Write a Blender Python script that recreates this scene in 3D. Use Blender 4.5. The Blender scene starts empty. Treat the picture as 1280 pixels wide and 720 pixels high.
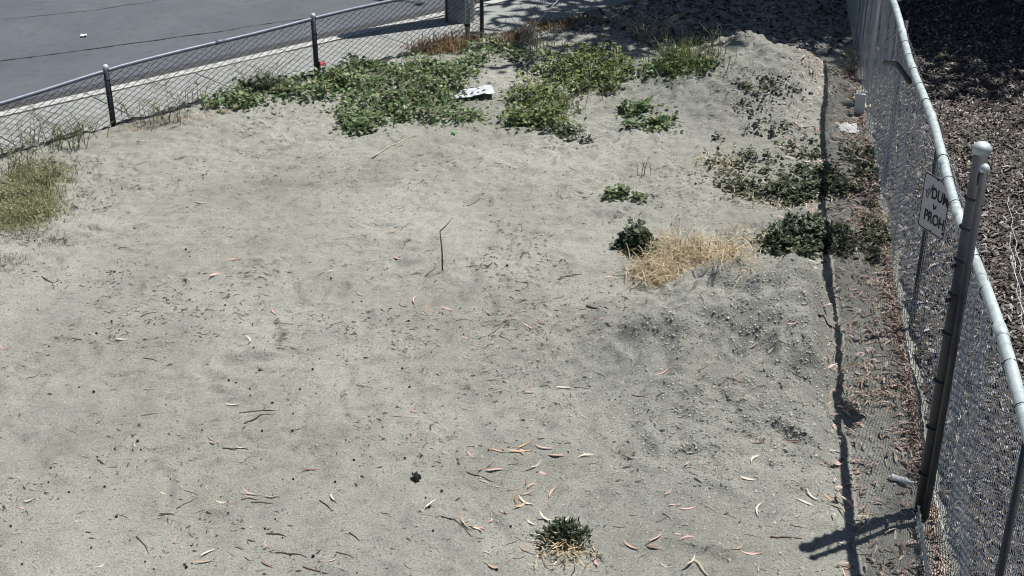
import bpy, bmesh, math, random
import numpy as np
from mathutils import Vector, Matrix

random.seed(7)
rng = np.random.default_rng(7)
S = bpy.context.scene
C = S.collection
R = math.radians

# ------------------------------------------------------------------ camera
CAM_H, PITCH, FPX = 5.34, R(26.35), 1635.0
cd = bpy.data.cameras.new('camera')
cd.sensor_width = 36.0
cd.lens = 36.0 * FPX / 1280.0
cd.clip_start, cd.clip_end = 0.1, 2000
cam = bpy.data.objects.new('camera', cd)
cam.location = (0, 0, CAM_H)
cam.rotation_euler = (R(90) - PITCH, 0, 0)
C.objects.link(cam)
S.camera = cam

# ------------------------------------------------------------------ light
SUN_EL = R(68.5)
SUN_AZ = R(61)                    # from +Y towards +X
to_sun = Vector((math.sin(SUN_AZ) * math.cos(SUN_EL), math.cos(SUN_AZ) * math.cos(SUN_EL), math.sin(SUN_EL)))
w = bpy.data.worlds.new('World')
S.world = w
w.use_nodes = True
nt = w.node_tree
nt.nodes.clear()
sky = nt.nodes.new('ShaderNodeTexSky')
sky.sky_type = 'NISHITA'
sky.sun_disc = False
sky.sun_elevation = SUN_EL
sky.sun_rotation = SUN_AZ
sky.air_density, sky.dust_density = 1.0, 0.6
bg = nt.nodes.new('ShaderNodeBackground')
bg.inputs['Strength'].default_value = 0.05
wo = nt.nodes.new('ShaderNodeOutputWorld')
nt.links.new(sky.outputs[0], bg.inputs[0])
nt.links.new(bg.outputs[0], wo.inputs[0])
sd = bpy.data.lights.new('sun', 'SUN')
sd.energy = 5.0
sd.angle = R(0.53)
sd.color = (1.0, 0.965, 0.91)
sun = bpy.data.objects.new('sun', sd)
sun.rotation_euler = to_sun.to_track_quat('Z', 'Y').to_euler()
sun.location = (8, 10, 25)
C.objects.link(sun)
S.view_settings.view_transform = 'Standard'
S.view_settings.look = 'None'
S.view_settings.exposure = 0.28
S.view_settings.gamma = 1.0
S.view_settings.use_curve_mapping = False
try:
    S.cycles.pixel_filter_type = 'BLACKMAN_HARRIS'; S.cycles.filter_width = 1.0
except Exception:
    pass
S.render.resolution_x, S.render.resolution_y = 1024, 576

# ------------------------------------------------------------------ maths
_perm = rng.permutation(4096)
_val = rng.random(4096)


def vnoise(x, y, seed=0):
    x = np.asarray(x, float); y = np.asarray(y, float)
    xi = np.floor(x).astype(int); yi = np.floor(y).astype(int)
    fx = x - xi; fy = y - yi
    fx = fx * fx * fx * (fx * (fx * 6 - 15) + 10); fy = fy * fy * fy * (fy * (fy * 6 - 15) + 10)

    def h(a, b):
        return _val[_perm[(_perm[(a + seed * 37) & 4095] + b) & 4095]]
    v = (h(xi, yi) * (1 - fx) + h(xi + 1, yi) * fx) * (1 - fy) + (h(xi, yi + 1) * (1 - fx) + h(xi + 1, yi + 1) * fx) * fy
    return v * 2 - 1


def fbm(x, y, o=3, seed=0):
    t = 0; a = 1.0; n = 0
    for i in range(o):
        t = t + a * vnoise(x * 2 ** i + 13.1 * i, y * 2 ** i - 7.7 * i, seed + i); n += a; a *= .5
    return t / n


def sstep(a, b, x):
    t = np.clip((x - a) / (b - a), 0, 1)
    return t * t * (3 - 2 * t)


# street fence line (left): P1 + e*E + n*N, n > 0 is the street side
P1 = np.array([-4.84, 15.12]); E = np.array([.733, .680]); N = np.array([-.680, .733])


def en(x, y):
    return (x - P1[0]) * E[0] + (y - P1[1]) * E[1], (x - P1[0]) * N[0] + (y - P1[1]) * N[1]


def PE(e, n):
    p = P1 + E * e + N * n
    return float(p[0]), float(p[1])


# high fence line (right): x = 2.9 + .182 (y - 7.42)
FD = np.array([.182, 1.0]); FD /= np.linalg.norm(FD)
FN = np.array([-FD[1], FD[0]])       # into the lot
F0 = np.array([2.90, 7.42])


def fperp(x, y):
    return (x - F0[0]) * FN[0] + (y - F0[1]) * FN[1]


def FP(s, p=0.0):                       # s metres along fence from the big post
    q = F0 + FD * s + FN * p
    return float(q[0]), float(q[1])


def lump(x, y, cx, cy, sl, sr, sf, sb, h, pw=2.0):
    u = x - cx; v = y - cy
    su = np.where(u < 0, sl, sr); sv = np.where(v < 0, sf, sb)
    return h * np.exp(-np.abs(u / su) ** pw) * np.exp(-np.abs(v / sv) ** pw)


def hs(x, y):
    """height of the sand lot"""
    x = np.asarray(x, float); y = np.asarray(y, float)
    p = fperp(x, y); e, n = en(x, y)
    wx = x + .18 * fbm(x * 1.7, y * 1.7, 2, 40); wy = y + .18 * fbm(x * 1.7, y * 1.7, 2, 44)
    h = .05 * fbm(x * .33, y * .33, 2, 1) + .016 * fbm(x * 1.4, y * 1.4, 2, 3)
    m1 = lump(wx, wy, 2.1, 10.05, 1.2, .95, 1.75, .36, 1.0, 2.3)
    m2 = lump(wx, wy, 3.2, 16.9, 1.5, 1.1, 1.5, .6, 1.0, 2.4)
    m3 = lump(wx, wy, 3.35, 12.35, .45, .4, .35, .22, 1.0)
    edge = sstep(.47, .85, p)
    edge2 = sstep(.08, .6, p)
    h = h + (.60 * m1 + .24 * m3) * edge + .62 * m2 * edge2
    h = h + (m1 * .13 * edge + m2 * .09 * edge2) * (fbm(x * 1.9, y * 1.9, 3, 14) + .6 * fbm(x * 3.7, y * 3.7, 2, 18))
    # dug-over sand is lumpier on the piles
    rough = .35 + 1.5 * np.clip(m1 * 1.3 + m2, 0, 1) + .7 * np.clip(fbm(x * .6, y * .6, 2, 9) + .15, 0, 1) + .55 * sstep(9.5, 13.5, y) + .35 * sstep(1.6, .3, np.abs(n))
    h = h + rough * (.024 * fbm(x * 4.2, y * 4.2, 2, 5) + .017 * fbm(x * 9, y * 9, 2, 6) + .014 * vnoise(x * 18, y * 18, 8))
    # dug hollows in the near pile
    h = h - .17 * lump(wx, wy, 1.75, 9.0, .35, .45, .25, .3, 1.0) - .15 * lump(wx, wy, 2.35, 8.7, .3, .3, .25, .35, 1.0) \
        - .06 * lump(wx, wy, .75, 8.1, .3, .3, .2, .3, 1.0) - .10 * lump(wx, wy, 1.15, 9.2, .25, .3, .2, .25, 1.0)
    h = h + .07 * np.exp(-(n / 1.3) ** 2) * sstep(-2.5, -.2, e) * sstep(4.5, 2.0, e)
    h = h - .03 * sstep(.35, .05, p) - .25 * sstep(-.12, -.6, p)
    h = h - .30 * sstep(.05, .75, n + .18 * fbm(x * 2.0, y * 2.0, 2, 21))
    return h


def hm(x, y):
    """height of the litter-covered ground behind the high fence"""
    return -.02 + .05 * fbm(x * .5, y * .5, 2, 50) + .02 * fbm(x * 3, y * 3, 2, 52)


GS = .03
_gx = np.arange(-9.3, 9.3, GS); _gy = np.arange(3.3, 27.3, GS)
_GX, _GY = np.meshgrid(_gx, _gy)
_HS = hs(_GX, _GY).astype(np.float32)
# scuffs and foot marks pressed into the sand
for _k in range(620):
    _cx = rng.uniform(-5.5, 3.4); _cy = rng.uniform(6, 17.5) if _k < 380 else rng.uniform(9, 17)
    if fperp(_cx, _cy) < .5 or en(_cx, _cy)[1] > -.5: continue
    _a = rng.normal(.2, .9); _L = rng.uniform(.10, .24); _W = rng.uniform(.04, .08); _d = rng.uniform(.008, .026) * (1.5 if _cx > .8 and _cy < 10.5 else 1)
    _i0, _i1 = np.searchsorted(_gx, [_cx - .6, _cx + .6]); _j0, _j1 = np.searchsorted(_gy, [_cy - .6, _cy + .6])
    _u = (_GX[_j0:_j1, _i0:_i1] - _cx); _v = (_GY[_j0:_j1, _i0:_i1] - _cy)
    _p = _u * math.cos(_a) + _v * math.sin(_a); _q = -_u * math.sin(_a) + _v * math.cos(_a)
    _r = np.sqrt((_p / _L) ** 2 + (_q / _W) ** 2)
    _HS[_j0:_j1, _i0:_i1] += (-_d * np.exp(-_r ** 3) + .6 * _d * np.exp(-((_r - 1.45) / .35) ** 2)).astype(np.float32)
# faint wheel ruts
for _o in (0.0, 1.45):
    _c = -1.9 + _o + .10 * (_GY - 6) + .25 * np.sin(_GY * .42 + 1)
    _r = np.abs(_GX - _c)
    _HS += ((-.014 * np.exp(-(_r / .11) ** 4) + .010 * np.exp(-((_r - .17) / .05) ** 2)) * sstep(14.5, 11, _GY) * (.6 + .5 * fbm(_GX * 1.2, _GY * 1.2, 2, 140))
            + .006 * np.exp(-(_r / .11) ** 4) * np.sin(_GY * 70 + 6 * _GX) * sstep(13, 10, _GY)).astype(np.float32)
_HG = np.where(fperp(_GX, _GY) > -.3, _HS, hm(_GX, _GY)).astype(np.float32)


def hg(x, y):
    fx = np.clip((np.asarray(x, float) - _gx[0]) / GS, 0, len(_gx) - 1.01); fy = np.clip((np.asarray(y, float) - _gy[0]) / GS, 0, len(_gy) - 1.01)
    i = fx.astype(int); j = fy.astype(int); u = fx - i; v = fy - j
    return (_HG[j, i] * (1 - u) + _HG[j, i + 1] * u) * (1 - v) + (_HG[j + 1, i] * (1 - u) + _HG[j + 1, i + 1] * u) * v


cp, sp = math.cos(PITCH), math.sin(PITCH)


def ray(px, py):
    u = (px - 640) / FPX; v = (py - 360) / FPX
    return u, cp - v * sp, -(sp + v * cp)


def at_z(px, py, z=0.0):
    u, f, d = ray(px, py)
    t = (z - CAM_H) / d
    return np.stack([u * t, f * t, np.broadcast_to(np.asarray(z, float), np.shape(u * t))], -1)


def ground(px, py, hf=None):
    hf = hf or hg
    px = np.asarray(px, float); py = np.asarray(py, float)
    u, f, d = ray(px, py)
    t0 = (.9 - CAM_H) / d; t1 = (-.4 - CAM_H) / d
    hit = t1.copy() if hasattr(t1, 'copy') else t1
    hit = np.array(hit, float); done = np.zeros(np.shape(hit), bool)
    for k in range(60):
        t = t0 + (t1 - t0) * (k + 1) / 60.0
        below = (CAM_H + d * t) < hf(u * t, f * t)
        new = below & ~done
        hit = np.where(new, t - .5 * (t1 - t0) / 60.0, hit)
        done |= below
    x = u * hit; y = f * hit
    return np.stack([x, y, hf(x, y)], -1)


def at_y(px, py, y):
    u, f, d = ray(px, py)
    t = y / f
    return np.array([u * t, y, CAM_H + d * t])


# ------------------------------------------------------------------ materials
def new_mat(name):
    m = bpy.data.materials.new(name)
    m.use_nodes = True
    n = m.node_tree.nodes
    return m, m.node_tree, n['Principled BSDF'], n['Material Output']


def ramp(t, stops):
    r = t.nodes.new('ShaderNodeValToRGB')
    el = r.color_ramp.elements
    while len(el) < len(stops): el.new(.5)
    for e, (p, c) in zip(el, stops):
        e.position = p; e.color = (*c, 1)
    return r


def noise(t, scale, detail=4, rough=.6, coord='Object', dist=0.0):
    tc = t.nodes.new('ShaderNodeTexCoord')
    nz = t.nodes.new('ShaderNodeTexNoise')
    nz.inputs['Scale'].default_value = scale
    nz.inputs['Detail'].default_value = detail
    nz.inputs['Roughness'].default_value = rough
    nz.inputs['Distortion'].default_value = dist
    t.links.new(tc.outputs[coord], nz.inputs['Vector'])
    return nz


def mixc(t, a, b, fac, mode='MIX'):
    m = t.nodes.new('ShaderNodeMix')
    m.data_type = 'RGBA'; m.blend_type = mode
    for k, v in ((6, a), (7, b)):
        if isinstance(v, tuple): m.inputs[k].default_value = (*v, 1)
        else: t.links.new(v, m.inputs[k])
    if isinstance(fac, (int, float)): m.inputs[0].default_value = fac
    else: t.links.new(fac, m.inputs[0])
    return m.outputs[2]


def bump(t, b, hsock, strength, dist, prev=None):
    bn = t.nodes.new('ShaderNodeBump')
    bn.inputs['Strength'].default_value = strength
    bn.inputs['Distance'].default_value = dist
    t.links.new(hsock, bn.inputs['Height'])
    if prev: t.links.new(prev, bn.inputs['Normal'])
    t.links.new(bn.outputs[0], b.inputs['Normal'])
    return bn.outputs[0]


def sand_mat():
    m, t, b, o = new_mat('sand')
    big = noise(t, .55, 4, .55)
    mid = noise(t, 5, 5, .65, dist=.4)
    fine = noise(t, 55, 5, .75)
    gr = noise(t, 120, 3, .8)
    c1 = ramp(t, [(.28, (.282, .281, .244)), (.5, (.355, .356, .320)), (.74, (.424, .42, .372))])
    t.links.new(big.outputs[0], c1.inputs[0])
    c2 = ramp(t, [(.28, (.70, .70, .69)), (.48, (1, 1, 1)), (.75, (1.12, 1.11, 1.10))])
    t.links.new(mid.outputs[0], c2.inputs[0])
    c3 = ramp(t, [(.30, (.40, .40, .40)), (.44, (.96, .96, .96)), (.7, (1.28, 1.27, 1.26))])
    t.links.new(fine.outputs[0], c3.inputs[0])
    c4 = ramp(t, [(.33, (.55, .55, .55)), (.66, (1.40, 1.40, 1.39))])
    t.links.new(gr.outputs[0], c4.inputs[0])
    x = mixc(t, c1.outputs[0], c2.outputs[0], .8, 'MULTIPLY')
    x = mixc(t, x, c3.outputs[0], .85, 'MULTIPLY')
    x = mixc(t, x, c4.outputs[0], .8, 'MULTIPLY')
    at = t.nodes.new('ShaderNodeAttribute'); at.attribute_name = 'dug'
    x = mixc(t, x, mixc(t, x, (.70, .71, .735), 1.0, 'MULTIPLY'), at.outputs['Fac'])  # darkens the piles for dug sand and for their shaded slopes
    t.links.new(x, b.inputs['Base Color'])
    b.inputs['Roughness'].default_value = .95
    b.inputs['Specular IOR Level'].default_value = .15
    p = bump(t, b, mid.outputs[0], .4, .035)
    p = bump(t, b, fine.outputs[0], .95, .024, p)
    bump(t, b, gr.outputs[0], .8, .006, p)
    return m


def simple(name, col, rough=.7, metal=0.0, spec=.3, var=.25, scale=20, bmp=0.0, bscale=60, bd=.003):
    m, t, b, o = new_mat(name)
    nz = noise(t, scale, 4, .6)
    lo = tuple(max(0, c * (1 - var)) for c in col); hi = tuple(min(1, c * (1 + var)) for c in col)
    r = ramp(t, [(.3, lo), (.7, hi)])
    t.links.new(nz.outputs[0], r.inputs[0])
    t.links.new(r.outputs[0], b.inputs['Base Color'])
    b.inputs['Roughness'].default_value = rough
    b.inputs['Metallic'].default_value = metal
    b.inputs['Specular IOR Level'].default_value = spec
    if bmp:
        n2 = noise(t, bscale, 4, .7)
        bump(t, b, n2.outputs[0], bmp, bd)
    return m


def leafy(name, cols, rough=.55, trans=.25, source='island'):
    m, t, b, o = new_mat(name)
    if source == 'island':
        g = t.nodes.new('ShaderNodeNewGeometry'); s = g.outputs['Random Per Island']
    else:
        g = t.nodes.new('ShaderNodeObjectInfo'); s = g.outputs['Random']
    k = len(cols)
    r = ramp(t, [(i / max(1, k - 1), c) for i, c in enumerate(cols)])
    t.links.new(s, r.inputs[0])
    nz = noise(t, 60, 2, .5)
    r2 = ramp(t, [(.3, (.75, .75, .75)), (.7, (1.15, 1.15, 1.15))])
    t.links.new(nz.outputs[0], r2.inputs[0])
    c = mixc(t, r.outputs[0], r2.outputs[0], 1.0, 'MULTIPLY')
    t.links.new(c, b.inputs['Base Color'])
    b.inputs['Roughness'].default_value = rough
    b.inputs['Specular IOR Level'].default_value = .3
    if trans:
        tr = t.nodes.new('ShaderNodeBsdfTranslucent')
        t.links.new(c, tr.inputs[0])
        mx = t.nodes.new('ShaderNodeMixShader'); mx.inputs[0].default_value = trans
        t.links.new(b.outputs[0], mx.inputs[1]); t.links.new(tr.outputs[0], mx.inputs[2])
        t.links.new(mx.outputs[0], o.inputs[0])
    return m


M = {}
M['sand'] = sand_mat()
M['clod'] = leafy('sand_clod', [(.20, .205, .18), (.31, .315, .28), (.42, .42, .38)], .95, 0)
M['dirt'] = simple('dirt', (.13, .11, .085), .95, bmp=.4)
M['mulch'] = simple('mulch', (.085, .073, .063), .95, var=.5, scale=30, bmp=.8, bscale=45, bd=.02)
def asphalt_mat():
    m, t, b, o = new_mat('asphalt')
    a_ = noise(t, .5, 4, .6); c_ = noise(t, 6, 5, .7); g_ = noise(t, 160, 2, .8)
    r1 = ramp(t, [(.3, (.072, .082, .097)), (.55, (.090, .101, .117)), (.75, (.110, .121, .136))]); t.links.new(a_.outputs[0], r1.inputs[0])
    r2 = ramp(t, [(.25, (.62, .62, .62)), (.45, (1, 1, 1)), (.8, (1.12, 1.12, 1.12))]); t.links.new(c_.outputs[0], r2.inputs[0])
    r3 = ramp(t, [(.3, (.6, .6, .6)), (.7, (1.4, 1.4, 1.4))]); t.links.new(g_.outputs[0], r3.inputs[0])
    x = mixc(t, mixc(t, r1.outputs[0], r2.outputs[0], .9, 'MULTIPLY'), r3.outputs[0], .8, 'MULTIPLY')
    t.links.new(x, b.inputs['Base Color']); b.inputs['Roughness'].default_value = .85
    bump(t, b, g_.outputs[0], .4, .004)
    return m


def galv_mat(name, col, rust, amount):
    m, t, b, o = new_mat(name)
    a_ = noise(t, 9, 5, .7); c_ = noise(t, 4, 6, .75, dist=.8)
    r1 = ramp(t, [(.3, tuple(k * .7 for k in col)), (.7, tuple(min(1, k * 1.2) for k in col))]); t.links.new(a_.outputs[0], r1.inputs[0])
    r2 = ramp(t, [(amount, (0, 0, 0)), (amount + .1, (1, 1, 1))]); t.links.new(c_.outputs[0], r2.inputs[0])
    t.links.new(mixc(t, r1.outputs[0], rust, r2.outputs[0]), b.inputs['Base Color'])
    b.inputs['Roughness'].default_value = .55; b.inputs['Metallic'].default_value = .3
    bump(t, b, c_.outputs[0], .2, .004)
    return m


M['asphalt'] = asphalt_mat()
M['gutter'] = simple('gutter_asphalt', (.062, .065, .07), .85, var=.3, scale=9, bmp=.3, bscale=200)
M['concrete'] = simple('sidewalk_concrete', (.265, .275, .265), .9, var=.18, scale=6, bmp=.25, bscale=150)
M['curb'] = simple('curb_concrete', (.42, .42, .40), .9, var=.2, scale=8, bmp=.25, bscale=120)
M['tar'] = simple('tar', (.04, .041, .043), .7)
M['galv'] = galv_mat('galvanised_steel', (.50, .57, .58), (.24, .15, .09), .60)
M['galvdark'] = galv_mat('weathered_steel', (.058, .061, .070), (.045, .031, .023), .56)  # dark base colour carries the gate post's shaded side, plus rust
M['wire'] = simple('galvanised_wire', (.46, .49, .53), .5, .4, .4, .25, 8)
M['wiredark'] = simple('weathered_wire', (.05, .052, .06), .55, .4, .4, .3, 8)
M['railblue'] = simple('blue_grey_rail', (.16, .18, .23), .5, .3, .4, .2, 14)
M['postdark'] = simple('dark_blue_grey_paint', (.035, .04, .06), .5, .2, .4, .3, 14)
M['wood_grey'] = simple('grey_weathered_wood', (.20, .21, .24), .9, var=.3, scale=10, bmp=.6, bscale=30, bd=.01)
M['bark'] = simple('bark', (.20, .16, .12), .95, var=.4, scale=6, bmp=.7, bscale=14, bd=.03)
M['twig'] = leafy('twig', [(.035, .026, .022), (.09, .065, .05), (.20, .16, .125), (.05, .04, .03)], .85, 0, 'object')
M['twig_pale'] = simple('pale_twig', (.42, .36, .27), .85)
M['leafdead'] = leafy('dead_leaf', [(.60, .50, .40), (.50, .36, .28), (.66, .52, .45), (.56, .34, .30), (.40, .28, .20), (.62, .56, .46)], .6, .12, 'object')
M['leafdead_i'] = leafy('dead_leaf_litter', [(.10, .07, .055), (.56, .43, .36), (.70, .56, .48), (.22, .15, .11), (.74, .63, .53), (.07, .05, .04), (.46, .32, .22), (.66, .50, .43)], .65, .1)
M['crumb'] = leafy('bark_crumb', [(.03, .025, .02), (.10, .075, .06), (.05, .04, .033), (.40, .32, .25), (.06, .05, .04), (.30, .22, .17), (.52, .44, .36), (.035, .03, .025)], .8, 0)
M['leafred'] = simple('red_brown_leaf', (.30, .085, .07), .55)
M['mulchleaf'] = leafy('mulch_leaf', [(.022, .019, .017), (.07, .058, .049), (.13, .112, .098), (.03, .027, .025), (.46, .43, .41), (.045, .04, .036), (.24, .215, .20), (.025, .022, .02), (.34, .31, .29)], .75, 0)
M['weed'] = leafy('weed_leaf', [(.05, .09, .04), (.115, .18, .075), (.19, .26, .12), (.08, .14, .055), (.31, .38, .22), (.14, .21, .085), (.30, .27, .16)], .42, .28)
M['weed_mid'] = leafy('bright_weed_leaf', [(.06, .10, .035), (.13, .19, .065), (.20, .26, .10), (.09, .15, .05), (.30, .35, .18), (.16, .21, .07), (.32, .27, .13)], .45, .3)
M['weed_dark'] = leafy('dark_weed_leaf', [(.030, .044, .025), (.054, .074, .040), (.095, .118, .066), (.038, .054, .030), (.17, .19, .12)], .45, .15)
M['weed_lime'] = leafy('lime_weed_leaf', [(.085, .13, .04), (.16, .21, .06), (.24, .28, .10), (.10, .15, .06)], .5, .3)
M['olive'] = leafy('olive_grass', [(.12, .135, .075), (.20, .215, .12), (.27, .27, .16), (.15, .17, .09)], .7, .25)
M['olive_light'] = leafy('light_olive_grass', [(.16, .18, .085), (.27, .29, .14), (.36, .36, .20), (.20, .23, .11), (.40, .36, .24)], .7, .3)
M['straw'] = leafy('straw', [(.28, .20, .10), (.52, .42, .26), (.64, .56, .40), (.14, .10, .055), (.74, .68, .54), (.42, .31, .16), (.09, .065, .04)], .7, .2)
M['rust'] = leafy('rusty_dry_grass', [(.19, .11, .055), (.30, .19, .10), (.42, .31, .19), (.12, .075, .04), (.24, .22, .11)], .7, .2)
M['greystalk'] = leafy('grey_dry_stalk', [(.16, .15, .12), (.26, .24, .20), (.35, .32, .26), (.12, .12, .09)], .8, 0)
M['eucalyptus'] = leafy('eucalyptus_leaf', [(.035, .055, .03), (.06, .085, .045), (.09, .11, .06)], .5, .1)
M['nut'] = simple('gum_nut', (.028, .022, .018), .8, bmp=.3, bscale=300)
M['paper'] = simple('white_paper', (.78, .78, .77), .8, var=.05, scale=40)
M['card'] = simple('pale_cardboard', (.62, .52, .38), .85, var=.1, scale=30)
M['bag'] = simple('white_plastic_bag', (.50, .52, .55), .4, spec=.5, var=.12, scale=40)
M['bagprint'] = simple('dark_print', (.04, .05, .07), .5)
M['red'] = simple('red_plastic', (.42, .03, .05), .5)
M['green'] = simple('green_plastic', (.12, .48, .12), .5)
M['black'] = simple('black_rag', (.012, .012, .014), .8)
M['signface'] = simple('sign_face', (.52, .52, .55), .55, var=.06, scale=20)
M['signblack'] = simple('sign_black', (.015, .015, .017), .6)
M['tag'] = simple('grey_spray_tag', (.22, .24, .29), .6)
M['panel'] = simple('pale_panel', (.62, .63, .66), .6, var=.06)
mb_, t_, b_, o_ = new_mat('clear_plastic')
b_.inputs['Base Color'].default_value = (.86, .89, .90, 1); b_.inputs['Roughness'].default_value = .12
b_.inputs['Transmission Weight'].default_value = .55; b_.inputs['IOR'].default_value = 1.3
b_.inputs['Transmission Weight'].default_value = .3
M['bottle'] = mb_


# ------------------------------------------------------------------ building helpers
def link(o, parent=None):
    C.objects.link(o)
    if parent is not None: o.parent = parent
    return o


def mesh_np(name, V, F, mat=None, smooth=False):
    V = np.asarray(V, np.float32).reshape(-1, 3); F = np.asarray(F, np.int32)
    k = F.shape[1]
    me = bpy.data.meshes.new(name)
    me.vertices.add(len(V)); me.vertices.foreach_set('co', V.ravel())
    me.loops.add(F.size); me.loops.foreach_set('vertex_index', F.ravel())
    me.polygons.add(len(F))
    me.polygons.foreach_set('loop_start', np.arange(0, F.size, k, dtype=np.int32))
    try: me.polygons.foreach_set('loop_total', np.full(len(F), k, np.int32))
    except Exception: pass
    if smooth: me.polygons.foreach_set('use_smooth', np.ones(len(F), bool))
    me.update(calc_edges=True)
    if mat: me.materials.append(M[mat])
    return me


def obj(name, me, parent=None, **kw):
    o = bpy.data.objects.new(name, me)
    link(o, parent)
    for k, v in kw.items(): o[k] = v
    return o


def tag(o, label, cat, group=None, kind=None):
    o['label'] = label; o['category'] = cat
    if group: o['group'] = group
    if kind: o['kind'] = kind
    return o


def thing(name, label, cat, loc=(0, 0, 0), group=None):
    o = bpy.data.objects.new(name, None)
    o.empty_display_size = .1
    o.location = loc
    link(o)
    return tag(o, label, cat, group)


class MB:
    def __init__(s): s.v = []; s.f = []

    def tube(s, pts, r, n=8, cap=True):
        pts = [Vector(p) for p in pts]
        rs = r if isinstance(r, (list, tuple)) else [r] * len(pts)
        base = len(s.v)
        d0 = (pts[1] - pts[0]).normalized()
        a = d0.orthogonal().normalized()
        for i, p in enumerate(pts):
            d = (pts[min(i + 1, len(pts) - 1)] - pts[max(i - 1, 0)]).normalized()
            a = (a - d * a.dot(d))
            a = a.normalized() if a.length > 1e-6 else d.orthogonal().normalized()
            b = d.cross(a)
            for k in range(n):
                an = 2 * math.pi * k / n
                s.v.append(p + (a * math.cos(an) + b * math.sin(an)) * rs[i])
        for i in range(len(pts) - 1):
            for k in range(n):
                q = base + i * n
                s.f.append((q + k, q + (k + 1) % n, q + n + (k + 1) % n, q + n + k))
        if cap:
            s.f.append(tuple(base + k for k in reversed(range(n))))
            q = base + (len(pts) - 1) * n
            s.f.append(tuple(q + k for k in range(n)))
        return s

    def lathe(s, prof, n=12, origin=(0, 0, 0), axis=None):
        base = len(s.v); o = Vector(origin)
        Rm = Vector((0, 0, 1)).rotation_difference(Vector(axis)).to_matrix() if axis is not None else Matrix.Identity(3)
        for r, z in prof:
            for k in range(n):
                an = 2 * math.pi * k / n
                s.v.append(o + Rm @ Vector((r * math.cos(an), r * math.sin(an), z)))
        for i in range(len(prof) - 1):
            for k in range(n):
                q = base + i * n
                s.f.append((q + k, q + (k + 1) % n, q + n + (k + 1) % n, q + n + k))
        s.f.append(tuple(base + k for k in reversed(range(n))))
        q = base + (len(prof) - 1) * n
        s.f.append(tuple(q + k for k in range(n)))
        return s

    def mesh(s, name, mat, smooth=True):
        me = bpy.data.meshes.new(name)
        me.from_pydata([tuple(v) for v in s.v], [], s.f)
        me.materials.append(M[mat])
        if smooth: me.polygons.foreach_set('use_smooth', np.ones(len(me.polygons), bool))
        me.update()
        return me

    def build(s, name, mat, parent=None, smooth=True, **kw):
        return obj(name, s.mesh(name, mat, smooth), parent, **kw)


def rots(yaw, pitch, roll):
    """Rz(yaw) Rx(pitch) Ry(roll), vectorised"""
    cy, sy = np.cos(yaw), np.sin(yaw); cx, sx = np.cos(pitch), np.sin(pitch); cz, sz = np.cos(roll), np.sin(roll)
    O = np.zeros_like(cy); I = np.ones_like(cy)
    Rz = np.stack([np.stack([cy, -sy, O], -1), np.stack([sy, cy, O], -1), np.stack([O, O, I], -1)], -2)
    Rx = np.stack([np.stack([I, O, O], -1), np.stack([O, cx, -sx], -1), np.stack([O, sx, cx], -1)], -2)
    Ry = np.stack([np.stack([cz, O, sz], -1), np.stack([O, I, O], -1), np.stack([-sz, O, cz], -1)], -2)
    return Rz @ Rx @ Ry


def scatter(tv, tf, pos, Rm, sc):
    tv = np.asarray(tv, float); tf = np.asarray(tf, int)
    n = len(pos)
    sc = np.asarray(sc, float)
    if sc.ndim == 1: sc = sc[:, None]
    V = np.einsum('nij,nkj->nki', Rm, tv[None] * sc[:, None, :]) + np.asarray(pos)[:, None, :]
    F = tf[None] + (np.arange(n) * len(tv))[:, None, None]
    return V.reshape(-1, 3), F.reshape(-1, tf.shape[1])


# templates ----------------------------------------------------------
LEAF_V = [(0, 0, 0), (.42, .30, .10), (.36, .78, .08), (0, 1, -.06), (-.36, .78, .08), (-.42, .30, .10)]
LEAF_F = [(0, 1, 2, 3), (0, 3, 4, 5)]
NARROW_V = [(0, 0, 0), (.14, .35, .05), (.12, .75, .03), (0, 1, -.08), (-.12, .75, .03), (-.14, .35, .05)]
CHIP_V = [(-.5, -.16, 0), (0, -.2, .10), (.5, -.05, .02), (.5, .08, .02), (0, .2, .12), (-.5, .14, 0)]
CHIP_F = [(0, 1, 4, 5), (1, 2, 3, 4)]
BLADE_V = [(-.5, 0, 0), (.5, 0, 0), (.42, .06, .36), (-.42, .06, .36), (.28, .24, .72), (-.28, .24, .72), (.05, .52, .98), (-.05, .52, .98)]
BLADE_F = [(0, 1, 2, 3), (3, 2, 4, 5), (5, 4, 6, 7)]
CLOD_V = [(.5, 0, .1), (-.3, .45, .05), (-.35, -.4, .08), (.08, .05, .55), (0, 0, -.3)]
CLOD_F = [(0, 1, 3), (1, 2, 3), (2, 0, 3), (1, 0, 4)]


def in_ellipses(ells, n, r=rng, edge=1.0):
    a = np.array([e[2] * e[3] for e in ells], float); a /= a.sum()
    k = r.choice(len(ells), n, p=a)
    E_ = np.array(ells, float)[k]
    th = r.random(n) * 2 * np.pi; rad = np.sqrt(r.random(n)) * edge
    return E_[:, 0] + E_[:, 2] * rad * np.cos(th), E_[:, 1] + E_[:, 3] * rad * np.sin(th)


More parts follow.
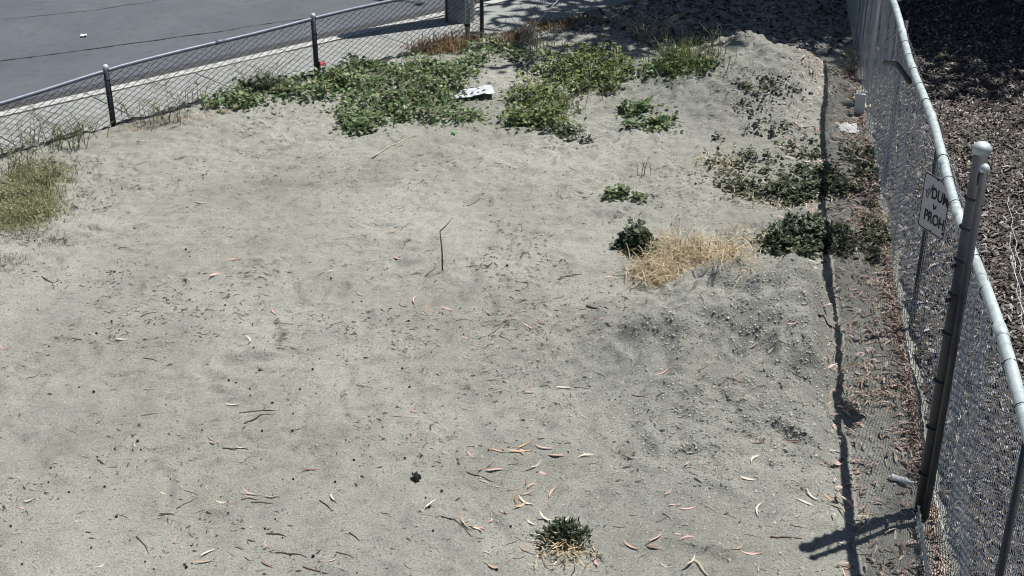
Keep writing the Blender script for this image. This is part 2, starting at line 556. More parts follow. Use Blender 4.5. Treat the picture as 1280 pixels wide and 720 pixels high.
# =====================================================================
# THE SETTING
# =====================================================================
def plane_grid(name, x0, x1, y0, y1, step, hf, mat, keep=None):
    xs = np.arange(x0, x1 + step / 2, step); ys = np.arange(y0, y1 + step / 2, step)
    X, Y = np.meshgrid(xs, ys)
    Z = hf(X, Y)
    V = np.stack([X, Y, Z], -1).reshape(-1, 3)
    ny, nx = X.shape
    idx = np.arange(nx * ny).reshape(ny, nx)
    F = np.stack([idx[:-1, :-1], idx[:-1, 1:], idx[1:, 1:], idx[1:, :-1]], -1).reshape(-1, 4)
    if keep is not None:
        kx = (X[:-1, :-1] + step / 2).ravel(); ky = (Y[:-1, :-1] + step / 2).ravel()
        F = F[keep(kx, ky)]
        used = np.unique(F); remap = np.zeros(len(V), int); remap[used] = np.arange(len(used))
        V = V[used]; F = remap[F]
    return obj(name, mesh_np(name, V, F, mat, True), kind='structure')


plane_grid('ground', -600, 600, -300, 900, 60, lambda x, y: 0 * x - .42, 'dirt')
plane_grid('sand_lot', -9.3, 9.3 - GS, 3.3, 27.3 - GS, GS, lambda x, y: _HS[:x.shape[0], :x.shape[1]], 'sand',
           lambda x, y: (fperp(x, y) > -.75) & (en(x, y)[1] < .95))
_so = bpy.data.objects['sand_lot']
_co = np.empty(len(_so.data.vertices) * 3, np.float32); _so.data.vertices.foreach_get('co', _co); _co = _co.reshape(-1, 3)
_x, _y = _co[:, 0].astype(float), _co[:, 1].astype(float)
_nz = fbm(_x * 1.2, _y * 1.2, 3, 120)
_dug_shade = .55 * lump(_x, _y, 2.0, 9.2, 1.7, 1.0, 2.0, .9, 1.0) * sstep(-.35, .25, _nz + .15) + .30 * sstep(-.05, .25, fbm(_x * 1.1, _y * 1.1, 4, 126)) + .75 * lump(_x, _y, 3.1, 16.2, 1.6, 1.1, 1.4, .9, 1.0)  # dug-sand tone, with the piles' slope shade put into the colour
_dug_shade = np.clip(_dug_shade, 0, 1).astype(np.float32)
_at = _so.data.attributes.new('dug', 'FLOAT', 'POINT'); _at.data.foreach_set('value', _dug_shade)
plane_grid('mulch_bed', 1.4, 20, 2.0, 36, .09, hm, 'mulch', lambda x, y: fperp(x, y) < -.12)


def strip(name, e0, e1, n0, n1, z, mat, step=1.0, parent=None, th=None, struct=True):
    """a strip along the street; with th it is a slab with edges"""
    mb = MB()
    k = max(1, int((e1 - e0) / step))
    for i in range(k + 1):
        e = e0 + (e1 - e0) * i / k
        for n, zz in ((n0, z), (n1, z)):
            mb.v.append(Vector((*PE(e, n), zz)))
        if th:
            for n, zz in ((n0, z - th), (n1, z - th)):
                mb.v.append(Vector((*PE(e, n), zz)))
    q = 4 if th else 2
    for i in range(k):
        a = i * q; b = a + q
        mb.f.append((a + 1, a, b, b + 1))
        if th:
            mb.f.append((a, a + 2, b + 2, b)); mb.f.append((a + 3, a + 1, b + 1, b + 3))
    if th:
        mb.f.append((0, 1, 3, 2)); a = k * q; mb.f.append((a + 1, a, a + 2, a + 3))
    o = obj(name, mb.mesh(name, mat, False), parent)
    if struct: o['kind'] = 'structure'
    return o


road = strip('road', -60, 60, 1.9, 13.5, -.13, 'asphalt', 10)
gut = strip('gutter', -60, 60, 1.52, 2.25, -.126, 'gutter', 10)
sw = obj('sidewalk', MB().mesh('x', 'dirt')); bpy.data.objects.remove(sw)
sw = strip('sidewalk', -30, 40, .0, 1.37, -.03, 'dirt', 10)
k = 0
for i in range(-12, 16):
    e0 = i * 1.52 + .4
    dz = random.uniform(-.004, .004)
    strip('slab', e0 + .008, e0 + 1.512, .02, 1.362, .006 + dz, 'concrete', 2, sw, .12, False)
cu = strip('curb', -30, 40, 1.39, 1.54, -.03, 'dirt', 10)
for i in range(-6, 9):
    e0 = i * 3.04 + .4
    strip('curb_stone', e0 + .008, e0 + 3.03, 1.395, 1.575, .014 + random.uniform(-.003, .003), 'curb', 4, cu, .2, False)
# long tar-sealed cracks across the asphalt
def crack(pts, wd, name='tar_seam'):
    V = []; Fc = []
    P = at_z(np.array([p[0] for p in pts], float), np.array([p[1] for p in pts], float), -.122)
    L = [Vector(p) for p in P]
    fine = []
    for a, b in zip(L[:-1], L[1:]):
        for j in range(12):
            q = a.lerp(b, j / 12)
            q.y += .09 * float(fbm(q.x * 1.1, q.y * 1.1, 3, 61))
            fine.append(q)
    for i, q in enumerate(fine):
        d = (fine[min(i + 1, len(fine) - 1)] - fine[max(0, i - 1)]).normalized()
        s = Vector((-d.y, d.x, 0)) * wd * (.3 + 1.1 * random.random())
        V += [tuple(q - s), tuple(q + s)]
        if i: Fc.append((2 * i - 2, 2 * i, 2 * i + 1, 2 * i - 1))
    me = bpy.data.meshes.new(name); me.from_pydata(V, [], Fc); me.materials.append(M['tar'])
    obj(name, me, road)


crack([(-40, 82), (90, 64), (200, 50), (290, 36), (420, 16), (520, -6)], .014)
crack([(-40, 28), (120, 12), (260, -8)], .007)

# =====================================================================
# FENCES
# =====================================================================
def chainlink(path, z0f, z1f, cell, r, offs=None, s0=0, s1=1):
    """path(s) -> (x, y); zigzag strands woven side by side, real wires"""
    ns = int((s1 - s0) / cell)
    V = []; F = []; base = 0
    for i in range(ns):
        sc = s0 + (i + .5) * cell
        za = z0f(sc); zb = z1f(sc)
        nk = max(2, int((zb - za) / (cell * .5)) + 1)
        kk = np.arange(nk)
        par = ((kk + i) % 2) * 2 - 1
        s = sc + par * cell * .5
        z = za + (zb - za) * kk / (nk - 1)
        P = np.array([path(a) for a in s])
        nx, ny = -(path(sc + .1)[1] - path(sc)[1]), path(sc + .1)[0] - path(sc)[0]
        ln = math.hypot(nx, ny); nx /= ln; ny /= ln
        o = np.zeros(nk) + (par * r * 1.1)
        if offs is not None: o = o + offs(s, z)
        cx = P[:, 0] + nx * o; cy = P[:, 1] + ny * o
        tx, ty = ny, -nx
        ring = []
        for a in (0, 2.094, 4.189):
            ca, sa = math.cos(a) * r, math.sin(a) * r
            # cross-section in the plane (along fence, normal)
            ring.append(np.stack([cx + tx * ca * 1.4 + nx * sa, cy + ty * ca * 1.4 + ny * sa, z], -1))
        ring = np.stack(ring, 1)          # nk,3,3
        V.append(ring.reshape(-1, 3))
        a = base + np.arange(nk - 1)[:, None] * 3
        for j in range(3):
            F.append(np.concatenate([a + j, a + (j + 1) % 3, a + 3 + (j + 1) % 3, a + 3 + j], 1))
        base += nk * 3
    return np.concatenate(V), np.concatenate(F)


# ---- low fence along the street
LE = [-6.1, -3.05, 0.0, 3.0, 5.99]


def rail_z(e):
    return float(np.interp(e, [-6.1, -3.05, -1.3, 0, 3, 5.99, 9], [.42, .53, .63, .745, .835, .86, .87]))


lf = thing('chain_link_fence', 'low chain link fence with blue-grey top rail along the sidewalk', 'fence', (*PE(-3, 0), 0))
off = Matrix.Translation(-Vector(lf.location))


def child_of(o, t):
    """keep world coordinates for a part made in world space"""
    o.parent = t
    o.matrix_parent_inverse = Matrix.Translation(-Vector(t.location))
    return o


for e in LE:
    x, y = PE(e, 0)
    z1 = rail_z(e) + .02
    big = e == LE[-1]
    rr = .034 if not big else .03
    if big: z1 = 1.35
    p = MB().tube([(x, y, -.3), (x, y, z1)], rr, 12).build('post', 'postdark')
    child_of(p, lf)
    c = MB().lathe([(rr * 1.15, -.01), (rr * 1.15, .02), (rr * .8, .045), (rr * .2, .055)], 12, (x, y, z1)).build('post_cap', 'galv', p)
    for q in range(4):
        zz = .12 + q * .17
        if zz > z1 - .1: break
        b = MB().lathe([(rr + .004, -.008), (rr + .004, .008)], 12, (x, y, zz)).build('tie_band', 'wiredark', p)
rp = []
for e in np.linspace(-6.1, 5.99, 26):
    x, y = PE(e, .0)
    rp.append((x, y, rail_z(e) + .008 * math.sin(e * 2.1)))
lrail = child_of(MB().tube(rp, .026, 10).build('top_rail', 'railblue'), lf)
for e in (-1.55, 1.5, 4.5):
    x, y = PE(e, 0); x2, y2 = PE(e + .14, 0)
    MB().tube([(x, y, rail_z(e)), (x2, y2, rail_z(e + .14))], .030, 10).build('rail_sleeve', 'railblue', lrail)
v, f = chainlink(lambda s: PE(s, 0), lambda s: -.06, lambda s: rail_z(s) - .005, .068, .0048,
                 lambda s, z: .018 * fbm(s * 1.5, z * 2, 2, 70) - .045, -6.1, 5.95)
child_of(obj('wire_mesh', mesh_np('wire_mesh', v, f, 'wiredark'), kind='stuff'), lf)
tw = [(*PE(e, -.045 + .01 * math.sin(3 * e)), .05 + .015 * math.sin(e * 2)) for e in np.linspace(-6, 5.9, 50)]
child_of(MB().tube(tw, .003, 5).build('tension_wire', 'wiredark'), lf)

# white gate stile beside the last post
x, y = PE(5.72, .02)
gs = thing('gate_stile', 'pale upright pipe beside the dark post at the fence end', 'post', (x, y, 0))
MB().tube([(0, 0, -.2), (.01, 0, 1.3)], .038, 12).build('pipe', 'galv', gs)
for zz in (.25, .7):
    MB().lathe([(.044, -.02), (.044, .02)], 12, (0, 0, zz)).build('hinge_band', 'galvdark', gs)

# leaning section of mesh past the end post
def lean_path(s): return PE(5.99 + s, -.05)


lp = thing('leaning_mesh_panel', 'loose chain link panel sagging over past the fence end', 'fence panel', (*PE(6.2, 0), 0))
v, f = chainlink(lambda s: PE(6.15 + s, 0), lambda s: .0, lambda s: .62 - .1 * s, .075, .0034, None, 0, 2.3)
# shear it over: the panel leans along its own run and inwards
e_, n_ = en(v[:, 0], v[:, 1])
e2 = e_ + v[:, 2] * 1.0; n2 = n_ - v[:, 2] * .35
v[:, 0] = P1[0] + E[0] * e2 + N[0] * n2; v[:, 1] = P1[1] + E[1] * e2 + N[1] * n2
child_of(obj('wire_mesh', mesh_np('wire_mesh', v, f, 'wire'), kind='stuff'), lp)
a = Vector((*PE(6.75, -.2), .0)); b = Vector((*PE(7.45, -.42), .62))
child_of(MB().tube([a, b], .012, 8).build('tension_bar', 'galv'), lp)
child_of(MB().tube([(*PE(6.4, -.2), .60), (*PE(7.4, -.3), .57), (*PE(8.6, -.2), .42)], .012, 8).build('top_wire', 'galv'), lp)

# ---- high fence on the right
RH = 1.86
rf = thing('chain_link_fence', 'tall chain link fence with pale top rail running up the right side', 'fence', (*FP(3), 0))
PS = [2.75, 6.05, 9.25, 12.5, 15.8]


def rbow(s, z):
    return -.05 + .02 * fbm(s * 1.3, z * 1.5, 2, 80) + .012 * fbm(s * 5, z * .7, 2, 82) - .13 * np.exp(-((s - 1.5) / 1.3) ** 2) * np.sin(np.pi * np.clip(z / RH, 0, 1)) ** .6


for s in PS + [-1.93]:
    x, y = FP(s, -.10 if s > 0 else -.02)
    p = MB().tube([(x, y, -.3), (x, y, RH - .05)], .022, 12).build('post', 'galvdark' if s != 9.25 else 'galv'); child_of(p, rf)
    
# top rail lengths with sleeves; a small step where the far lengths meet
def rail_run(s0, s1, dz0=0, dz1=0, dp0=0, dp1=0, rr=.036):
    n = max(3, int((s1 - s0) / .4))
    pts = []
    for i in range(n + 1):
        t = i / n; s = s0 + (s1 - s0) * t
        pts.append((*FP(s, dp0 + (dp1 - dp0) * t + .012 * math.sin(s * 1.7)), RH + dz0 + (dz1 - dz0) * t - .012 * math.sin(s * 1.9)))
    child_of(MB().tube(pts, rr, 10).build('top_rail', 'galv'), rf)
    return pts


rail_run(-4.2, -.06); rail_run(-.04, 5.4); rail_run(5.3, 6.75, .0, .035, .0, .02)
rail_run(6.6, 18, .05, .0, -.05, -.02)
for s in (-1.0, .75, 1.7, 2.75, 4.2, 5.35):
    a = (*FP(s - .07, .012 * math.sin(s * 1.7)), RH - .012 * math.sin(s * 1.9)); b = (*FP(s + .07, .012 * math.sin(s * 1.7)), RH - .012 * math.sin(s * 1.9))
    child_of(MB().tube([a, b], .0405, 10).build('rail_sleeve', 'galv'), rf)
child_of(MB().tube([(*FP(4.0, .04), RH - .08), (*FP(4.9, .07), RH - .18), (*FP(5.7, .1), RH - .40)], .024, 8).build('loose_brace_pipe', 'galvdark'), rf)
v, f = chainlink(lambda s: FP(s), lambda s: -.06 + .04 * math.sin(s * 1.3), lambda s: RH - .015, .056, .0032, rbow, -4.2, 17.5)
child_of(obj('wire_mesh', mesh_np('wire_mesh', v, f, 'wire'), kind='stuff'), rf)
# folded selvage and loose strands hanging on the outer side
for j, (s0, s1, z0, z1) in enumerate(((-.1, -1.6, 2.35, 1.5), (-.1, -2.2, 2.1, 1.15), (-.05, -1.9, 1.95, .9), (-.05, -1.2, 2.2, 1.7))):
    pts = []
    for i in range(26):
        t = i / 25
        zig = .012 * (1 if i % 2 else -1)
        pts.append((*FP(s0 + (s1 - s0) * t, -.10 - .05 * j - .25 * t + zig), z0 + (z1 - z0) * t - .12 * math.sin(t * 3.14) + zig))
    child_of(MB().tube(pts, .0024, 5).build('loose_wire', 'wire'), rf)
for s in np.arange(-1.8, 6.5, .45):
    a = math.sin(s * 1.7) * .012
    ring = [(*FP(s, a + .042 * math.cos(t)), RH + .042 * math.sin(t)) for t in np.linspace(0, 6.0, 10)]
    child_of(MB().tube(ring, .003, 4).build('tie_wire', 'wiredark'), rf)

# ---- the big double post
x, y = FP(0, .07)
gp = thing('gate_post', 'tall dark steel gate post with dome cap and thinner pipe strapped alongside', 'post', (x, y, 0))
PH = 2.60
pp = MB().tube([(0, 0, -.3), (0, 0, PH)], .045, 20).build('post_pipe', 'galvdark', gp)
MB().lathe([(.052, -.035), (.056, .0), (.052, .014), (.040, .028), (.022, .037), (.004, .040)], 20, (0, 0, PH)).build('dome_cap', 'galv', pp)
qx, qy = -.006, -.115
spp = MB().tube([(qx, qy, -.3), (qx, qy, PH - .09)], .023, 14).build('side_pipe', 'galvdark', gp)
MB().lathe([(.029, -.02), (.031, 0), (.026, .016), (.012, .03), (.002, .032)], 14, (qx, qy, PH - .09)).build('side_cap', 'galv', spp)
for zz in (.25, .62, .98, 1.34, 1.62, 1.86, 2.08, 2.28):
    bm = MB()
    pts = [(.053 * math.cos(t), .053 * math.sin(t), zz) for t in np.linspace(0, 2 * math.pi - 1.5, 18)]
    bm.tube(pts, .008, 6)
    bm.tube([(.048, -.02, zz), (qx + .026, qy + .01, zz), (qx + .01, qy - .026, zz)], .006, 6)
    bm.build('strap', 'galvdark', gp)
for zz in (1.62, 1.86):
    MB().tube([(-.055, -.03, zz - .03), (-.085, -.05, zz - .03)], .013, 6).build('bolt', 'galvdark', gp)

# ---- fallen selvage strip at the near base of the fence
pts_sel = [(*FP(s, .10), .03 + .5 * 0) for s in np.linspace(-.25, -2.4, 3)]
v, f = chainlink(lambda s: FP(-s, .12), lambda s: -.03, lambda s: .11, .05, .0045, None, .15, 2.6)
sel = obj('cut_mesh_strip', mesh_np('cut_mesh_strip', v, f, 'galv'))
tag(sel, 'narrow pale strip of mesh along the ground below the double gate post', 'wire mesh', kind='stuff')

# =====================================================================
# SIGN AND PANEL ON THE FENCE
# =====================================================================
def text_mesh(txt, size, mat):
    cu_ = bpy.data.curves.new('t', 'FONT'); cu_.body = txt; cu_.size = size; cu_.extrude = 0.0006
    cu_.offset = size * .022
    o = bpy.data.objects.new('t', cu_); C.objects.link(o)
    bpy.context.view_layer.update()
    dg = bpy.context.evaluated_depsgraph_get()
    me = bpy.data.meshes.new_from_object(o.evaluated_get(dg))
    bpy.data.objects.remove(o)
    me.materials.clear(); me.materials.append(M[mat])
    xs = [v.co.x for v in me.vertices]; ys = [v.co.y for v in me.vertices]
    for v in me.vertices: v.co.x -= min(xs); v.co.y -= min(ys)
    return me, max(xs) - min(xs), max(ys) - min(ys)


SW, SH = .40, .56
far = Vector(at_y(1147, 281, 9.22)); near_ = Vector(at_y(1181, 293, 8.90))
sx = (near_ - far); sx.z = 0; sx.normalize()
szv = Vector((0, 0, 1))
sn = sx.cross(szv)            # faces the lot / camera
rotm = Matrix((sx, szv, sn)).transposed().to_4x4()
SW = ((near_ - far) * Vector((1, 1, 0))).length
top = Vector(at_y(1148, 213, 9.22)); SH = (top - far).length
sg = thing('warning_sign', 'white rectangular sign with black DUM and PROH lettering wired to the tall fence', 'sign', far)
sg.rotation_euler = rotm.to_euler()


def rrect(w_, h_, r_, n=5):
    P = []
    for cx, cy, a0 in ((w_ - r_, r_, -90), (w_ - r_, h_ - r_, 0), (r_, h_ - r_, 90), (r_, r_, 180)):
        for i in range(n + 1):
            a = R(a0 + 90 * i / n); P.append((cx + r_ * math.cos(a), cy + r_ * math.sin(a)))
    return P


def plate(name, w_, h_, r_, z0, z1, mat, parent, ox=0, oy=0):
    P = rrect(w_, h_, r_); n = len(P)
    V = [(a + ox, b + oy, z0) for a, b in P] + [(a + ox, b + oy, z1) for a, b in P]
    F = [tuple(reversed(range(n))), tuple(range(n, 2 * n))] + [(i, (i + 1) % n, n + (i + 1) % n, n + i) for i in range(n)]
    me = bpy.data.meshes.new(name); me.from_pydata(V, [], F); me.materials.append(M[mat])
    return obj(name, me, parent)


plate('sheet', SW, SH, .03, 0, .003, 'signface', sg)
# black border as a thin ring
Po = rrect(SW - .012, SH - .012, .026); Pi = rrect(SW - .030, SH - .030, .020)
n = len(Po)
V = [(a + .006, b + .006, .0045) for a, b in Po] + [(a + .015, b + .015, .0045) for a, b in Pi]
me = bpy.data.meshes.new('border'); me.from_pydata(V, [], [(i, (i + 1) % n, n + (i + 1) % n, n + i) for i in range(n)]); me.materials.append(M['signblack'])
obj('border', me, sg)
for txt, x0, x1, y0, hh in (('DUM', .36, .965, .60, .20), ('PROH', .20, .93, .17, .20)):
    me, tw_, th_ = text_mesh(txt, .15, 'signblack')
    o = obj('lettering', me, sg)
    o.location = (x0 * SW, y0 * SH, .0055)
    o.scale = ((x1 - x0) * SW / tw_, hh * SH / th_, 1)
# small mark between the lines, dot at the end, sprayed scribble
mbx = MB()
cxm, cym = .52 * SW, .47 * SH
mbx.tube([(cxm - .018, cym + .02, .006), (cxm, cym - .012, .006), (cxm + .02, cym + .018, .006)], .005, 5)
mbx.tube([(cxm - .012, cym - .008, .006), (cxm + .016, cym - .002, .006)], .004, 5)
mbx.build('small_mark', 'signblack', sg)
MB().lathe([(.011, 0), (.011, .002)], 10, (.93 * SW, .12 * SH, .004)).build('small_mark', 'signblack', sg)
pts = [(.14, .70), (.18, .60), (.22, .56), (.27, .66), (.33, .80), (.36, .84), (.33, .72), (.25, .64), (.19, .67), (.24, .74), (.30, .70)]
MB().tube([(a * SW, b * SH, .006) for a, b in pts], .004, 5).build('sprayed_scribble', 'tag', sg)
for a, b in ((.5, .96), (.5, .04)):
    MB().lathe([(.010, 0), (.010, .004), (.004, .007)], 8, (a * SW, b * SH, .003)).build('bolt', 'galvdark', sg)
    MB().tube([(a * SW, b * SH, -.002), (a * SW, b * SH, -.12)], .003, 5).build('fixing_wire', 'wire', sg)

pf = Vector((*FP(8.45, .05), float(hg(*FP(8.45, .05))) + .0))
pl = thing('pale_panel', 'small plain pale panel propped upright against the tall fence', 'panel', pf)
pl.rotation_euler = (R(6), 0, R(-30))
plate('sheet', .13, .27, .012, -.006, .006, 'panel', pl, -.057, 0).rotation_euler = (R(90), 0, 0)
plate('rim', .13, .03, .008, -.012, .012, 'panel', pl, -.057, .245).rotation_euler = (R(90), 0, 0)

# =====================================================================
# UTILITY POLE
# =====================================================================
g0 = at_z(575, 25, 0.0)
up = thing('utility_pole', 'thick grey weathered pole standing at the kerb behind the fence', 'pole', (float(g0[0]), float(g0[1]), 0))
mbp = MB(); prof = []
for i in range(18):
    z = -.3 + i * .30
    prof.append((.235 - .010 * z, z))
mbp.lathe(prof, 22)
for vv in mbp.v:
    a = math.atan2(vv.y, vv.x); k_ = 1 + .03 * math.sin(a * 9 + vv.z) + .02 * math.sin(a * 17 - 2 * vv.z)
    vv.x *= k_; vv.y *= k_
mbp.build('shaft', 'wood_grey', up)
MB().tube([(-.2, -.13, 0), (-.2, -.13, 3.0)], .018, 8).build('ground_wire_conduit', 'galvdark', up)

# =====================================================================
# SHADE TREES BEYOND THE FRAME
# =====================================================================
def tree(label, x, y, h, cr, nleaf, seed):
    r = np.random.default_rng(seed); rd = random.Random(seed)
    t = thing('eucalyptus_tree', label, 'tree', (x, y, 0), 'eucalyptus trees shading the far end')
    tr = MB()
    spine = [Vector((0, 0, -.3))]
    for i in range(1, 9):
        spine.append(Vector((.10 * i * rd.uniform(-.5, .9), .10 * i * rd.uniform(-.6, .6), h * .72 * i / 8)))
    tr.tube(spine, [.30 * (1 - .085 * i) for i in range(9)], 12)
    tips = []
    for i in range(11):
        b = spine[3 + i % 6]
        an = i * 2.4 + rd.random(); L = cr * rd.uniform(.55, 1.0)
        p1 = b + Vector((math.cos(an) * L * .45, math.sin(an) * L * .45, L * .35))
        p2 = b + Vector((math.cos(an) * L * .95, math.sin(an) * L * .95, L * .5))
        tr.tube([b, p1, p2], [.10, .06, .02], 7)
        tips += [p1, p2, (p1 + p2) / 2 + Vector((rd.uniform(-.5, .5), rd.uniform(-.5, .5), .4))]
    tips.append(spine[-1] + Vector((0, 0, .5)))
    tr.build('trunk', 'bark', t)
    T = np.array([tuple(p) for p in tips])
    k = r.integers(0, len(T), nleaf)
    P = T[k] + r.normal(0, 1, (nleaf, 3)) * np.array([cr * .24, cr * .24, cr * .20])
    v, f = scatter(NARROW_V, LEAF_F, P, rots(r.random(nleaf) * 6.28, r.normal(-.9, .5, nleaf), r.normal(0, .6, nleaf)), r.uniform(.4, .7, nleaf))
    obj('crown', mesh_np('crown', v, f, 'eucalyptus'), t, kind='stuff')


tree('tall eucalyptus tree beyond the far end of the lot', 8.1, 23.6, 11, 4.7, 14000, 3)
tree('tall eucalyptus tree behind the right fence, beyond the leaf litter', 12.8, 23.8, 11, 4.8, 17000, 4)
tree('tall eucalyptus tree farthest back beyond the lot', 7.2, 27.6, 12, 4.6, 14000, 5)
tree('spreading eucalyptus tree to the right of the leaf litter', 17.0, 25.5, 11, 5.0, 16000, 6)

# =====================================================================
# VEGETATION
# =====================================================================
def weed(name, label, cat, ells, n, leaf, hmax, mat, group=None, stems=20, clump=14, spread=.16, tv=LEAF_V, stemmat='greystalk', flat=.45):
    r = np.random.default_rng(abs(hash(label)) % 2 ** 31 if False else sum(map(ord, label)))
    px, py = in_ellipses(ells, clump, r, .88)
    cen = ground(px, py)
    a = np.mean(cen, 0)
    t = thing(name, label, cat, (float(a[0]), float(a[1]), float(a[2])), group)
    k = r.integers(0, clump, n)
    ch = r.uniform(.30, 1.15, clump) * hmax
    cs = np.clip(r.lognormal(-.15, .45, clump), .35, 1.9) * spread
    d = r.normal(0, 1, (n, 2)) * cs[k][:, None]
    x = cen[k, 0] + d[:, 0]; y = cen[k, 1] + d[:, 1]
    rad = np.hypot(d[:, 0], d[:, 1]) / (cs[k] * 2)
    z = hg(x, y) + ch[k] * np.clip(1 - rad ** 2, .08, 1) * r.random(n) ** .6
    P = np.stack([x, y, z], -1) - a
    yaw = np.arctan2(-d[:, 0], d[:, 1]) + r.normal(0, .8, n)
    v, f = scatter(tv, LEAF_F, P, rots(yaw, r.normal(.15, flat, n), r.normal(0, flat, n)), np.clip(r.lognormal(-.15, .36, n), .3, 1.5) * leaf)
    obj('foliage', mesh_np('foliage', v, f, mat), t, kind='stuff')
    mb = MB()
    for i in range(stems):
        c = int(r.integers(0, clump)); an = r.random() * 6.28; L = cs[c] * 1.4
        x0, y0 = cen[c, 0], cen[c, 1]; z0 = float(hg(x0, y0)) - .01
        x1, y1 = x0 + math.cos(an) * L, y0 + math.sin(an) * L
        mb.tube([Vector((x0, y0, z0)) - Vector(a), Vector(((x0 + x1) / 2, (y0 + y1) / 2, z0 + ch[c] * .7)) - Vector(a),
                 Vector((x1, y1, float(hg(x1, y1)) + ch[c] * .5)) - Vector(a)], [.005, .004, .002], 4)
    mb.build('stem', stemmat, t, kind='stuff')
    return t


def grass(name, label, cat, ells, n, h, wd, mat, group=None, lean=.5, tuft=10, spread=.10, flatfrac=0.0):
    r = np.random.default_rng(sum(map(ord, label)) + 5)
    px, py = in_ellipses(ells, tuft, r, .92)
    cen = ground(px, py)
    a = np.mean(cen, 0)
    t = thing(name, label, cat, tuple(map(float, a)), group)
    k = r.integers(0, tuft, n)
    d = r.normal(0, spread, (n, 2))
    x = cen[k, 0] + d[:, 0]; y = cen[k, 1] + d[:, 1]
    fl = r.random(n) < flatfrac
    z = hg(x, y) - .005 + np.where(fl, r.random(n) ** 1.5 * h * .55, 0)
    P = np.stack([x, y, z], -1) - a
    H_ = r.uniform(.4, 1.15, n) * h
    sc = np.stack([np.full(n, wd) * r.uniform(.7, 1.4, n), H_ * r.uniform(.4, 1.4, n), H_], -1)
    pit = np.where(fl, r.normal(-1.35, .2, n), r.normal(-.15, lean, n))
    v, f = scatter(BLADE_V, BLADE_F, P, rots(r.random(n) * 6.28, pit, r.normal(0, .25, n)), sc)
    obj('blades', mesh_np('blades', v, f, mat), t, kind='stuff')
    return t


def stalks(name, label, cat, ells, n, h, mat, group=None, branch=3, rad=.003, lean=.3):
    r = random.Random(sum(map(ord, label))); rn = np.random.default_rng(sum(map(ord, label)) + 9)
    px, py = in_ellipses(ells, n, rn)
    cen = ground(px, py); a = Vector(np.mean(cen, 0).tolist())
    t = thing(name, label, cat, tuple(a), group)
    for c in cen:
        mb = MB()
        b = Vector((0, 0, 0))
        L = h * r.uniform(.45, 1.1); dx, dy = r.uniform(-lean, lean), r.uniform(-lean, lean)
        p1 = b + Vector((dx * L * .35, dy * L * .35, L * .5)); p2 = b + Vector((dx * L, dy * L, L * (1 - .3 * lean)))
        mb.tube([b - Vector((0, 0, .02)), p1, p2], [rad * 1.3, rad, rad * .5], 4)
        for j in range(branch):
            q = b.lerp(p1, r.uniform(.4, 1)) if r.random() < .5 else p1.lerp(p2, r.random())
            mb.tube([q, q + Vector((r.uniform(-.6, .6), r.uniform(-.6, .6), r.uniform(.1, .6))) * L * .4], [rad * .8, rad * .4], 4)
        o = mb.build('stem', mat, t)
        o.location = Vector(c.tolist()) - a
    return t


WG = 'green weed patches on the sand'
weed('weed_patch', 'largest dense green weed patch beside the street fence', 'weeds',
     [(440, 100, 62, 22), (510, 108, 62, 32), (562, 132, 40, 24), (482, 140, 50, 16), (555, 90, 36, 16), (395, 108, 40, 16)], 7600, .052, .21, 'weed', WG, 260, 84, .125)
weed('weed_patch', 'small green weed strip at the foot of the street fence, left of the largest patch', 'weeds',
     [(290, 128, 30, 12), (335, 118, 36, 14)], 1500, .05, .17, 'weed', WG, 50, 22, .11)
weed('weed_patch', 'small round green weed just below the largest patch', 'weeds', [(449, 156, 22, 11)], 800, .055, .17, 'weed', WG, 12, 8, .10)
weed('weed_patch', 'broad leafy green weed patch right of the white plastic bag', 'weeds',
     [(665, 138, 40, 22), (690, 118, 50, 26), (690, 158, 28, 10), (645, 150, 16, 12)], 2700, .052, .23, 'weed_mid', WG, 130, 40, .115)
weed('weed_patch', 'yellow-green weeds growing behind the broad leafy patch', 'weeds',
     [(745, 88, 42, 24), (715, 100, 30, 20), (770, 100, 18, 20)], 2100, .05, .32, 'weed_lime', WG, 60, 30, .12)
weed('weed_patch', 'green weeds mixed into the yellow-green patch near the middle', 'weeds',
     [(740, 80, 40, 14), (700, 90, 26, 10)], 1100, .052, .28, 'weed_mid', WG, 20, 16, .12)
weed('weed_patch', 'sparse low weeds in front of the grey pole', 'weeds', [(610, 78, 30, 8), (650, 72, 40, 10), (600, 62, 30, 8)], 800, .052, .16, 'weed', WG, 30, 26, .08)
weed('weed_patch', 'low green weed lying alone on the sand right of the middle', 'weeds', [(782, 247, 26, 7)], 260, .046, .10, 'weed', WG, 10, 10, .045)
weed('weed_patch', 'flat green weed below the yellow-green patch, the lower of a pair', 'weeds', [(808, 156, 25, 7)], 480, .05, .12, 'weed', WG, 10, 9, .08)
weed('weed_patch', 'flat green weed below the yellow-green patch, the upper of a pair', 'weeds', [(795, 134, 20, 8)], 300, .05, .14, 'weed', WG, 10, 7, .07)
weed('weed_patch', 'wispy weed with red leaves under the broad leafy patch', 'weeds', [(720, 176, 30, 5), (700, 165, 20, 5)], 260, .045, .10, 'weed_dark', WG, 12, 10, .06)
weed('weed_patch', 'dark green low weeds by the fence, farther of the two dark patches', 'weeds',
     [(1010, 230, 54, 22), (985, 245, 36, 12), (1050, 240, 26, 14), (930, 235, 20, 12)], 3300, .042, .12, 'weed_dark', WG, 90, 80, .075)
weed('weed_patch', 'dark green low weeds by the fence, nearer of the two dark patches', 'weeds',
     [(1000, 296, 48, 24), (985, 312, 34, 12), (1040, 300, 26, 18)], 3200, .042, .13, 'weed_dark', WG, 90, 70, .075)
weed('weed_patch', 'thin scattered dark weeds on the far sand pile', 'weeds', [(940, 135, 24, 12), (965, 110, 50, 16), (900, 170, 14, 5), (935, 105, 16, 8)], 330, .038, .08, 'weed_dark', WG, 40, 60, .035)
